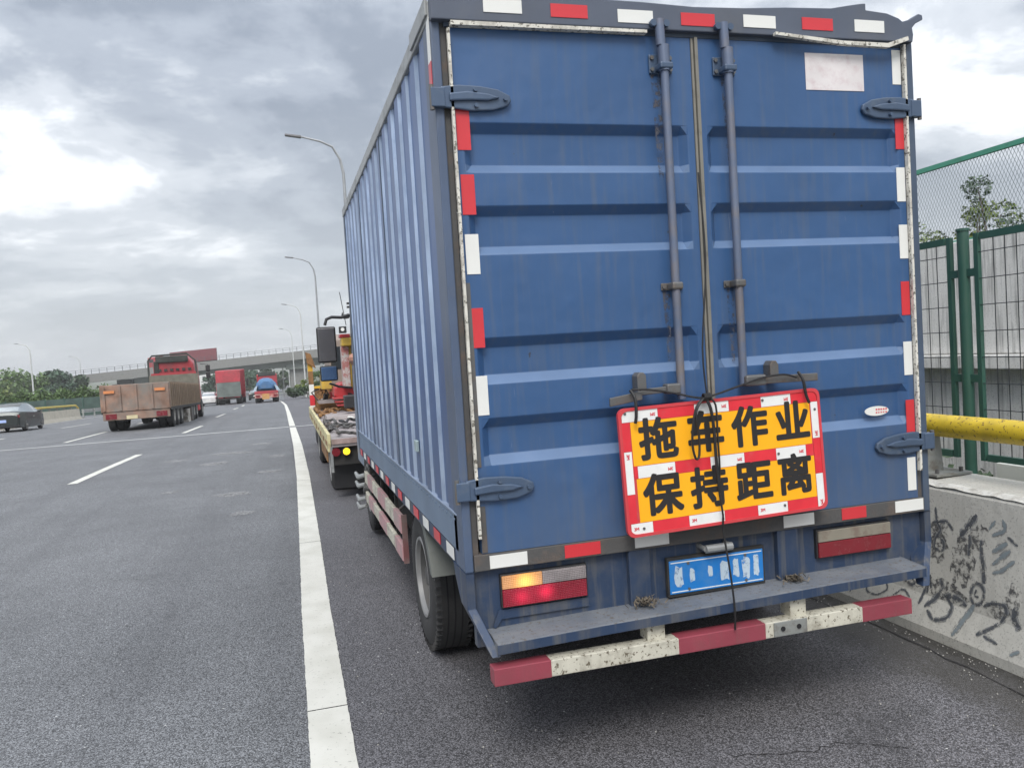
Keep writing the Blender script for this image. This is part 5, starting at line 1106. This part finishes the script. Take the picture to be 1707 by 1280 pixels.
# cars: lofted bodies with glass and wheels
def car(name, label, x, y, h, paint, plate=None, det=True):
    c = thing(name, label, 'car', (0, 0, 0)); ORI[c.name] = Vector((0, 0, 0))
    # local frame: length along +y (front), width x, z up; sections (y, halfwidth_low, halfwidth_belt, z_bottom, z_belt, halfwidth_roof, z_roof)
    sec = [(-2.38, 0.70, 0.74, 0.34, 0.80, 0.60, 0.86), (-2.30, 0.80, 0.84, 0.26, 0.94, 0.66, 1.00), (-1.95, 0.86, 0.89, 0.20, 1.00, 0.66, 1.06), (-1.40, 0.89, 0.91, 0.18, 0.98, 0.60, 1.28),
           (-0.80, 0.90, 0.92, 0.18, 0.96, 0.57, 1.43), (0.0, 0.90, 0.92, 0.18, 0.94, 0.58, 1.46), (0.6, 0.90, 0.92, 0.18, 0.93, 0.57, 1.38), (1.25, 0.90, 0.91, 0.18, 0.91, 0.62, 0.99), (1.9, 0.88, 0.88, 0.20, 0.80, 0.60, 0.84), (2.25, 0.80, 0.80, 0.24, 0.66, 0.50, 0.70), (2.38, 0.66, 0.66, 0.32, 0.56, 0.4, 0.58)]
    def ringpts(s):
        yy, a, b_, z0, z1, r_, z2 = s
        return [(-a, yy, z0), (-b_, yy, z1 * 0.72), (-b_ * 0.985, yy, z1), (-r_, yy, z2 - 0.02), (-r_ * 0.6, yy, z2), (r_ * 0.6, yy, z2), (r_, yy, z2 - 0.02), (b_ * 0.985, yy, z1), (b_, yy, z1 * 0.72), (a, yy, z0)]
    mb = MB(); rings = [ringpts(s) for s in sec]; vs = [p for r_ in rings for p in r_]
    fs = []; ms = []
    for i in range(len(sec) - 1):
        for j in range(10):
            k = (j + 1) % 10; f = (i * 10 + j, i * 10 + k, (i + 1) * 10 + k, (i + 1) * 10 + j)
            glass = (j in (2, 6) and 2 <= i <= 6) or (j in (3, 4, 5) and i in (2, 6)) or (j in (2, 6) and False)
            mb.add([], []); fs.append(f); ms.append(1 if glass else 0)
    mb.v = vs; mb.f = fs + [tuple(range(10)), tuple(range(len(vs) - 1, len(vs) - 11, -1))]; mb.m = ms + [0, 0]
    mb.build('body', [paint, M_cglass], c, smooth=28)
    for sx in (-1, 1):
        for wy in (-1.42, 1.42): wheel(sx * 0.905, wy, 0.32, -sx, c, r=0.32, wd=0.2, rr=0.21, dish=0.03, n=20, tread=False, simple=True, mt=M_rimd, em=M_rimd)
        MB().box(min(sx * 0.5, sx * 0.84), -2.36, 0.72, max(sx * 0.5, sx * 0.84), -2.29, 0.86).build('tail_lamp', M_lens_r2, c)
        MB().box(min(sx * 0.9, sx * 1.06), 0.62, 0.92, max(sx * 0.9, sx * 1.06), 0.74, 1.04).build('wing_mirror', paint, c, bevel=0.02)
        if det: MB().box(min(sx * 0.921, sx * 0.93), -0.25, 0.72, max(sx * 0.921, sx * 0.93), -0.05, 0.75).build('door_handle', M_rimd, c)
    MB().box(-0.23, -2.40, 0.50, 0.23, -2.37, 0.64).build('number_plate', plate or M_white, c)
    MB().box(-0.78, -2.36, 0.24, 0.78, -2.26, 0.36).build('lower_bumper', M_black, c, bevel=0.02)
    c.location = (x, y, gz(y)); c.rotation_euler = (-math.atan(0.031), 0, math.radians(h)); return c
M_cglass = mat('reflective_car_glass', (0.42, 0.46, 0.47), 0.15, 0.7)
M_cdark = mat('dark_metallic_car_paint', (0.035, 0.042, 0.042), 0.22, 0.3)
M_cwht = mat('white_car_paint', (0.6, 0.6, 0.6), 0.3); M_csil = mat('silver_car_paint', (0.3, 0.32, 0.33), 0.3, 0.4)
car('parked_car', 'dark grey saloon car with pale reflections at the far left of the road', -14.35, 45.9, 0.5, M_cdark, mat('pale_blue_plate', (0.35, 0.45, 0.75), 0.4)).name = 'saloon_car'
car('hatchback_car', 'small dark car far ahead between the red cargo truck and tanker', -4.3, 118, 0, M_cdark, det=False)
car('hatchback_car', 'small white car far ahead just left of the blue tanker', -3.6, 128, 0, M_cwht, det=False)
car('hatchback_car', 'pale car half hidden between dump truck and red cargo truck', -8.3, 92, 0, M_cwht, det=False)
car('hatchback_car', 'silver car half hidden beyond the dump truck cab', -9.3, 112, 0, M_csil, det=False)

# ------------------------------------------------------------------ left side: median barrier, rail, hedge
M_cream = conc('cream_concrete', (0.50, 0.46, 0.38), (0.25, 0.22, 0.17), 0.15, 0.2)
LB = thing('concrete_barrier', 'cream concrete median barrier with yellow rail behind the saloon car', 'barrier', (-16.4, 55, gz(55)))
for a in range(-10, 69, 4):
    b = min(a + 3.97, 69.3)
    def lp(y): z = gz(y); return [(-16.15, z), (-16.28, z + 0.25), (-16.33, z + 0.80), (-16.55, z + 0.80), (-16.60, z + 0.25), (-16.75, z)]
    loft([a, (a + b) / 2, b], lp, 'barrier_block', M_cream, parent=LB)
MB().tube([(-16.42, y, gz(y) + 1.08) for y in (-10, 3, 18, 40, 68.6)] + [(-16.42, 69.4, gz(69.4) + 0.85), (-16.42, 69.5, gz(69) + 0.3)], 0.07, 8).build('tube_rail', mat('olive_yellow_rail', (0.50, 0.38, 0.05), 0.5), LB)
for y in range(-9, 69, 2): MB().box(-16.46, y, gz(y) + 0.80, -16.38, y + 0.08, gz(y) + 1.02).build('rail_post', M_steel, LB)
def wbeam(name, pts, label, h=0.75, both=True):
    w_ = thing(name, label, 'guard rail', (pts[0][0], pts[0][1], gz(pts[0][1]))); mb = MB()
    for (xa, a), (xb, b) in zip(pts, pts[1:]):
        for (z0, z1, d0, d1) in ((h - 0.31, h - 0.24, 0, 0.06), (h - 0.24, h - 0.17, 0.06, 0), (h - 0.17, h - 0.14, 0, 0), (h - 0.14, h - 0.07, 0, 0.06), (h - 0.07, h, 0.06, 0)):
            mb.hexa([(xa - d0, a, gz(a) + z0), (xb - d0, b, gz(b) + z0), (xb - d0 + 0.01, b, gz(b) + z0), (xa - d0 + 0.01, a, gz(a) + z0), (xa - d1, a, gz(a) + z1), (xb - d1, b, gz(b) + z1), (xb - d1 + 0.01, b, gz(b) + z1), (xa - d1 + 0.01, a, gz(a) + z1)])
    mb.build('w_beam', M_galvl, w_)
    for (xa, a), (xb, b) in zip(pts, pts[1:]):
        n = max(1, int((b - a) / 4))
        for i in range(n):
            y = a + (b - a) * i / n; x = xa + (xb - xa) * i / n
            MB().box(x + 0.02, y, gz(y), x + 0.12, y + 0.12, gz(y) + h - 0.05).build('post', M_galvl, w_)
M_galvl = mat('dull_galvanised_beam', (0.36, 0.37, 0.35), 0.5, 0.2, dirt=(0.2, 0.2, 0.18), damt=0.3)
wbeam('median_guard_rail', [(-16.3, 70), (-16.2, 90), (-17, 120), (-19, 150)], 'steel w beam guard rail beyond the end of the cream barrier')
wbeam('roadside_guard_rail', [(2.75, 84), (1.9, 100), (0.6, 118), (-1.5, 140), (-5, 170)], 'wavy steel guard rail curving left below the far bushes')
wbeam('roadside_guard_rail', [(5.4, 88), (3.2, 104), (1.6, 121), (-0.6, 142)], 'second steel guard rail just behind the curving one', h=1.1)

# ------------------------------------------------------------------ vegetation
def leafmat(name, base, v=0.45):
    m = D.materials.new(name); m.use_nodes = True; t = m.node_tree; N = t.nodes; L = t.links; b = N['Principled BSDF']
    oi = N.new('ShaderNodeTexCoord'); nz = N.new('ShaderNodeTexNoise'); nz.inputs['Scale'].default_value = 1.3; nz.inputs['Detail'].default_value = 5; L.new(oi.outputs['Object'], nz.inputs[0])
    hs = N.new('ShaderNodeHueSaturation'); hs.inputs['Color'].default_value = (*base, 1); r = N.new('ShaderNodeMapRange'); L.new(nz.outputs[0], r.inputs[0])
    r.inputs[1].default_value = 0.3; r.inputs[2].default_value = 0.7; r.inputs[3].default_value = 1 - v; r.inputs[4].default_value = 1 + v; L.new(r.outputs[0], hs.inputs['Value']); L.new(hs.outputs[0], b.inputs['Base Color'])
    b.inputs['Roughness'].default_value = 0.6; return m
M_lf = [leafmat('mid_green_leaves', (0.085, 0.145, 0.04)), leafmat('dark_green_leaves', (0.05, 0.085, 0.04)), leafmat('yellow_green_leaves', (0.15, 0.20, 0.05)), leafmat('blue_green_leaves', (0.06, 0.11, 0.065))]
M_bark = mat('grey_bark', (0.11, 0.09, 0.07), 0.9)
def leaves(mb, c, rad, n, ls, rr, ztop=1.0):
    for i in range(n):
        while True:
            p = Vector((rr.uniform(-1, 1), rr.uniform(-1, 1), rr.uniform(-1, 1)))
            if p.length < 1: break
        p = p * (0.55 + 0.45 * rr.random()) / max(p.length, 0.3) if rr.random() < 0.6 else p
        p = Vector((c[0] + p.x * rad[0], c[1] + p.y * rad[1], c[2] + p.z * rad[2]))
        a = Vector((rr.gauss(0, 1), rr.gauss(0, 1), rr.gauss(0, 0.6))).normalized(); b = a.cross(Vector((rr.gauss(0, 1), rr.gauss(0, 1), rr.gauss(0, 1)))).normalized()
        s = ls * (0.6 + 0.8 * rr.random()); a *= s; b *= s * 0.55
        mb.add([p - a, p - b, p + a, p + b], [(0, 1, 2, 3)])
def tree(name, label, x, y, z0, hgt, wd, mt, seed, n=2600, ls=0.28, group=None, cat='tree', clumps=14):
    rr = random.Random(seed); t = thing(name, label, cat, (x, y, z0), group)
    tr = MB(); top = Vector((x + rr.uniform(-.3, .3), y, z0 + hgt * 0.72)); base = Vector((x, y, z0 - 0.3))
    tr.tube([base, base.lerp(top, 0.5) + Vector((rr.uniform(-.2, .2), 0, 0)), top], [hgt * 0.022, hgt * 0.014, hgt * 0.004], 7)
    cl = []
    for i in range(clumps):
        a = rr.random() * 6.283; f = rr.random() ** 0.7; zf = 0.38 + 0.55 * rr.random(); w2 = wd * 0.5 * (1 - abs(zf - 0.6) * 0.9)
        c = Vector((x + math.cos(a) * w2 * f, y + math.sin(a) * w2 * f, z0 + hgt * zf)); cl.append(c)
        st = base.lerp(top, min(0.95, 0.25 + 0.5 * zf)); tr.tube([st, st.lerp(c, 0.6) + Vector((0, 0, -0.1)), c], [hgt * 0.008, hgt * 0.005, hgt * 0.002], 5)
    tr.build('trunk', M_bark, t)
    cr_ = MB()
    for c in cl:
        s = wd * rr.uniform(0.13, 0.24); leaves(cr_, c, (s, s, s * 0.8), n // clumps, ls, rr)
    cr_.build('crown', mt, t); return t
zg = lambda y: gz(y) - 1.6
GT = 'trees beyond the overpass ramp'
tree('broadleaf_tree', 'olive green tree right beside the left edge of the picture', -54.5, 160, zg(160), 8.8, 13, M_lf[2], 22, n=5000, ls=0.32, group=GT, clumps=26)
tree('broadleaf_tree', 'leafy tree on the far left, just left of the near left lamp', -48.6, 168, zg(168), 9.3, 11, M_lf[0], 21, n=4500, ls=0.32, group=GT, clumps=24)
tree('broadleaf_tree', 'low wide tree just right of the near left lamp', -44.6, 172, zg(172), 8.6, 10, M_lf[0], 23, n=4000, ls=0.32, group=GT, clumps=22)
tree('broadleaf_tree', 'dark rounded tree standing above the ramp end on the left', -41.8, 170, zg(170), 9.7, 6, M_lf[3], 24, n=4000, ls=0.32, group=GT, clumps=22)
tree('broadleaf_tree', 'bushy dark tree touching the left end of the ramp railing', -38.9, 176, zg(176), 8.6, 6, M_lf[1], 25, n=3500, ls=0.32, group=GT, clumps=20)
tree('broadleaf_tree', 'tree seen under the overpass just right of the red cargo truck', -8.0, 214, -7.5, 8.6, 7, M_lf[3], 31, group='trees under the overpass')
tree('broadleaf_tree', 'tallest dark tree seen under the overpass behind the tanker', -4.6, 222, -7.5, 9.6, 8, M_lf[1], 32, group='trees under the overpass')
tree('broadleaf_tree', 'dark tree seen under the overpass right of the tanker', -0.6, 216, -7.5, 8.8, 7, M_lf[1], 33, group='trees under the overpass')
tree('broadleaf_tree', 'small tree seen between the dump truck and the red cargo truck', -16.5, 205, -7.4, 7.5, 5, M_lf[3], 34, group='trees under the overpass')
tree('broadleaf_tree', 'pale green tree under the overpass left of the tanker cab', -11.0, 224, -7.5, 7.4, 7, M_lf[0], 35, group='trees under the overpass')
# bushes at the foot of the pier
for i, (x, y, w2, h2, mt, lab) in enumerate(((0.9, 97, 3.0, 1.5, M_lf[1], 'low dark bush left of the bushes by the guard rail'), (2.3, 98, 2.6, 2.5, M_lf[2], 'yellow green bush behind the guard rail near the tow truck'), (3.7, 97, 2.6, 3.2, M_lf[0], 'tallest green bush behind the guard rail'), (5.6, 99, 3, 3.4, M_lf[1], 'dark green bush half hidden by the tow truck post'))):
    tree('shrub', lab, x, y, gz(y) - 0.1, h2, w2, mt, 50 + i, n=1500, ls=0.12, group='bushes behind the guard rail', cat='bush', clumps=9)
# clipped hedge mass with climbing greenery behind the median
hd = MB(); rr = random.Random(77)
for i in range(150):
    t = i / 149; x = -31 + 14.5 * t + rr.uniform(-0.4, 0.4); y = 84 + 7 * t; zt = 2.35 + 0.35 * math.sin(i * 0.35) + rr.uniform(-.15, .2)
    leaves(hd, (x, y, gz(y) + zt * 0.62), (0.7, 0.9, zt * 0.48), 150, 0.13, rr)
tag(hd.build('hedge', M_lf[0], kind='stuff'), 'long rounded green hedge behind the median barrier on the left', 'hedge')
MB_f = thing('screen_fence', 'dark green mesh screen fence in front of the long hedge', 'fence', (-22, 82, gz(82)))
M_scr = mat('dark_green_screen', (0.05, 0.085, 0.07), 0.7, var=0.3, vscale=1.5)
for k in range(10):
    xa = -30 + 1.5 * k; ya2 = 81.5 + 0.6 * k
    MB().hexa([(xa, ya2, gz(ya2)), (xa + 1.46, ya2 + 0.55, gz(ya2)), (xa + 1.46, ya2 + 0.6, gz(ya2)), (xa, ya2 + 0.05, gz(ya2)), (xa, ya2, gz(ya2) + 1.75), (xa + 1.46, ya2 + 0.55, gz(ya2) + 1.75), (xa + 1.46, ya2 + 0.6, gz(ya2) + 1.75), (xa, ya2 + 0.05, gz(ya2) + 1.75)]).build('screen_panel', M_scr, MB_f)
    MB().box(xa - 0.04, ya2 - 0.05, gz(ya2), xa + 0.02, ya2 + 0.02, gz(ya2) + 1.9).build('post', M_green, MB_f)
# greenery in the gap between barrier and wall, and the tree above the wall
gp = MB(); rr = random.Random(5)
for i in range(150):
    y = rr.uniform(-1.5, 9); leaves(gp, (rr.uniform(3.5, 4.7), y, rr.uniform(-0.9, 0.42)), (0.35, 0.35, 0.38), 110, 0.04, rr)
tag(gp.build('undergrowth', M_lf[1], kind='stuff'), 'dark leafy undergrowth in the gap behind the right barrier', 'undergrowth')
tree('sapling', 'spindly young tree rising above the concrete wall behind the mesh screen', 8.6, 5.55, -0.8, 4.5, 0.95, M_lf[1], 61, n=3600, ls=0.034, clumps=20)
tree('shrub', 'leafy bush wrapped round the stem of the spindly young tree', 8.5, 5.65, -0.8, 4.3, 1.0, M_lf[2], 66, n=3000, ls=0.036, cat='bush', clumps=22)
tree('shrub', 'low leafy bush above the wall beside the blue truck', 8.6, 6.6, -0.8, 3.95, 1.6, M_lf[2], 62, n=3200, ls=0.04, cat='bush', clumps=26)
tree('shrub', 'leafy bush above the wall at the right picture edge', 8.6, 4.3, -0.8, 3.95, 1.6, M_lf[0], 63, n=3000, ls=0.04, cat='bush', clumps=24)
tree('shrub', 'bushy top just right of the spindly young tree above the wall', 8.4, 5.1, -0.8, 3.95, 1.4, M_lf[1], 64, n=2600, ls=0.036, cat='bush', clumps=22)

# ------------------------------------------------------------------ lamp posts
M_pole = mat('grey_lamp_post', (0.33, 0.34, 0.35), 0.45, 0.4); M_pole2 = mat('pale_lamp_post', (0.52, 0.53, 0.52), 0.5, 0.1)
def lamp_post(label, x, y, z0, zt, arm, mt, group, double=False, r_=0.085):
    t = thing('street_lamp', label, 'street lamp', (x, y, z0), group); lean = 0.0
    MB().tube([(x, y, z0), (x, y, z0 + 0.5), (x, y, zt - 1.6)], [r_ * 1.5, r_ * 1.2, r_ * 0.75], 10).build('pole', mt, t, smooth=True)
    for s in ((-1, 1) if double else (-1,)):
        MB().tube([(x, y, zt - 1.6), (x + s * 0.10, y, zt - 1.0), (x + s * 0.40, y, zt - 0.45), (x + s * 0.9, y, zt - 0.22), (x + s * (arm - 0.5), y, zt - 0.02)], [r_ * 0.75, r_ * 0.7, r_ * 0.6, r_ * 0.55, r_ * 0.45], 8).build('arm', mt, t, smooth=True)
        MB().hexa([(x + s * (arm - 0.55), y - 0.12, zt - 0.09), (x + s * (arm + 0.12), y - 0.12, zt), (x + s * (arm + 0.12), y + 0.12, zt), (x + s * (arm - 0.55), y + 0.12, zt - 0.09), (x + s * (arm - 0.55), y - 0.10, zt + 0.01), (x + s * (arm + 0.12), y - 0.10, zt + 0.08), (x + s * (arm + 0.12), y + 0.10, zt + 0.08), (x + s * (arm - 0.55), y + 0.10, zt + 0.01)]).build('lamp_head', mat('dark_lamp_head', (0.12, 0.12, 0.125), 0.5), t, bevel=0.02)
G = 'curved street lamps along the right shoulder'
lamp_post('nearest and largest curved street lamp rising behind the blue truck', 2.62, 33.7, gz(33.7) + 0.8, 11.35, 2.25, M_pole, G)
lamp_post('second curved street lamp along the right shoulder', 2.66, 67, gz(67) + 0.8, 10.25, 2.2, M_pole, G)
lamp_post('third curved street lamp, standing before the overpass pier', 2.35, 107.6, gz(107.6), 9.2, 2.2, M_pole2, G)
lamp_post('smallest curved street lamp, last of the right row', 1.70, 152, gz(152), 7.85, 2.0, M_pole2, G)
lamp_post('taller of the two street lamps on the left beyond the hedge', -40.0, 148, gz(148) - 1, 7.4, 2.1, M_pole2, 'street lamps beyond the hedge', r_=0.13)
lamp_post('fainter shorter street lamp on the left by the ramp railing', -44.0, 201, gz(200) - 1, 6.0, 2.1, M_pole2, 'street lamps beyond the hedge', r_=0.12)
for i, (x, y, zt) in enumerate(((-5.9, 205, 0.6), (-2.6, 205, 0.2), (-0.2, 188, 0.5), (1.2, 204, -0.2))):
    q = MB().tube([(x, y, -7.5), (x, y, zt)], 0.12, 8).build('white_pole', M_pole2)
    tag(q, ('thin white pole under the overpass behind the tanker cab', 'thin white pole under the overpass right of the tanker cab', 'bright white pole between the tanker and the pier', 'white pole close to the left side of the pier')[i], 'pole')

# ------------------------------------------------------------------ overpass
OV = thing('overpass', 'grey concrete overpass ramp rising to the right across the road', 'bridge', (-10, 182, gz(180)))
def oz(x): return (1.30 + 0.053 * (x + 40)) if x > -60 else 0.24
def span(x0, x1, y0, y1, d0, d1, mt, name, n=12, y0b=None):
    mb = MB()
    for i in range(n):
        a = x0 + (x1 - x0) * i / n; b = x0 + (x1 - x0) * (i + 1) / n
        mb.hexa([(a, y0, oz(a) + d0), (b, y0, oz(b) + d0), (b, y1, oz(b) + d0), (a, y1, oz(a) + d0), (a, y0, oz(a) + d1), (b, y0, oz(b) + d1), (b, y1, oz(b) + d1), (a, y1, oz(a) + d1)])
    mb.build(name, mt, OV)
span(-95, 70, 180, 180.35, -1.45, 0.35, M_bridge, 'parapet', 30)
span(-95, 70, 190, 190.3, -0.8, 0.35, M_bridge, 'parapet', 30)
span(-95, 70, 180.35, 190, -1.40, -0.75, M_soffit, 'deck', 30)
gb = MB()
for i in range(30):
    a = -30 + 60 * i / 30; b = a + 2
    arch = lambda x: -1.45 - 0.95 - 0.75 * min(1, ((x + 14) / 17) ** 2)
    gb.hexa([(a, 182, oz(a) + arch(a)), (b, 182, oz(b) + arch(b)), (b, 188.5, oz(b) + arch(b)), (a, 188.5, oz(a) + arch(a)), (a, 181.4, oz(a) - 1.40), (b, 181.4, oz(b) - 1.40), (b, 189, oz(b) - 1.40), (a, 189, oz(a) - 1.40)])
gb.build('box_girder', M_soffit, OV)
for x0_, x1_ in ((1.2, 4.9), (-33.5, -30.5), (33, 36)):
    MB().box(x0_, 182.5, -8, x1_, 187, oz(x0_) - 1.4).build('pier', M_bridge, OV, bevel=0.1)
    MB().box(x0_ - 0.8, 181.6, oz(x0_) - 3.4, x1_ + 0.8, 188, oz(x0_) - 2.3).build('pier_cap', M_soffit, OV, bevel=0.1)
rl = MB(); x = -42.0
while x < 40:
    rl.box(x, 180.1, oz(x) + 0.35, x + 0.09, 180.2, oz(x) + 1.35); x += 1.45
for d_ in (0.9, 1.3): 
    for i in range(28):
        a = -42 + 3 * i; b = a + 3; rl.hexa([(a, 180.12, oz(a) + d_), (b, 180.12, oz(b) + d_), (b, 180.17, oz(b) + d_), (a, 180.17, oz(a) + d_), (a, 180.12, oz(a) + d_ + 0.05), (b, 180.12, oz(b) + d_ + 0.05), (b, 180.17, oz(b) + d_ + 0.05), (a, 180.17, oz(a) + d_ + 0.05)])
rl.build('railing', mat('grey_railing', (0.09, 0.095, 0.10), 0.6), OV, kind='stuff')
# container lorry driving down the ramp
CT = thing('container_truck', 'red container truck driving left on the overpass', 'truck', (-20, 185, oz(-20)))
def oh(x0, x1, y0, y1, a, b, mt, name, par=CT, bevel=0.0): return MB().hexa([(x0, y0, oz(x0) + a), (x1, y0, oz(x1) + a), (x1, y1, oz(x1) + a), (x0, y1, oz(x0) + a), (x0, y0, oz(x0) + b), (x1, y0, oz(x1) + b), (x1, y1, oz(x1) + b), (x0, y1, oz(x0) + b)]).build(name, mt, par, bevel=bevel)
M_cont = mat('dull_red_container', (0.19, 0.05, 0.06), 0.6, var=0.12)
ct = oh(-23.0, -13.7, 183.4, 185.8, 0.55, 3.05, M_cont, 'container')
for k in range(30): oh(-22.9 + 0.31 * k, -22.75 + 0.31 * k, 183.37, 183.4, 0.6, 3.0, M_cont, 'corrugation', ct)
oh(-27.4, -25.2, 183.4, 185.7, -0.1, 2.45, M_rcab, 'cab', bevel=0.12); oh(-25.2, -24.5, 183.6, 185.5, 0.5, 2.6, M_rcab, 'sleeper', bevel=0.1)
oh(-27.1, -26.3, 183.38, 183.41, 1.35, 2.05, M_glass, 'side_window'); oh(-23.4, -13.7, 183.9, 185.3, 0.2, 0.55, M_chassis, 'trailer_frame')
for x in (-26.6, -23.0, -21.8, -15.6, -14.5):
    for y in (183.45, 185.35): MB().tube([(x, y, oz(x) + 0.0), (x, y + 0.3, oz(x) + 0.0)], 0.48, 14).build('wheel', M_tyre, CT)
# pale building glimpsed beyond the overpass
BD = thing('building', 'pale low building glimpsed between dump truck and red cargo truck', 'building', (-14.5, 300, -8))
MB().box(-28, 300, -9, -15.5, 312, 0.6).build('walls', mat('pale_building_wall', (0.62, 0.62, 0.6), 0.8), BD)
for k in range(6): MB().box(-27 + 1.9 * k, 299.9, -2.6, -26 + 1.9 * k, 300, -1.4).build('window', M_glass, BD)
MB().box(-28.3, 299.7, 0.6, -15.2, 312.3, 0.9).build('roof', M_soffit, BD)


# ------------------------------------------------------------------ thin haze
hm = D.materials.new('pale_haze'); hm.use_nodes = True; t = hm.node_tree; t.nodes.clear()
ho = t.nodes.new('ShaderNodeOutputMaterial'); pv = t.nodes.new('ShaderNodeVolumePrincipled'); pv.inputs['Color'].default_value = (1, 1, 1, 1); pv.inputs['Density'].default_value = 0.0006
pv.inputs['Anisotropy'].default_value = 0.2
t.links.new(pv.outputs[0], ho.inputs['Volume'])
MB().box(-3100, -70, -12, 3100, 3600, 14).build('haze', hm, kind='stuff')
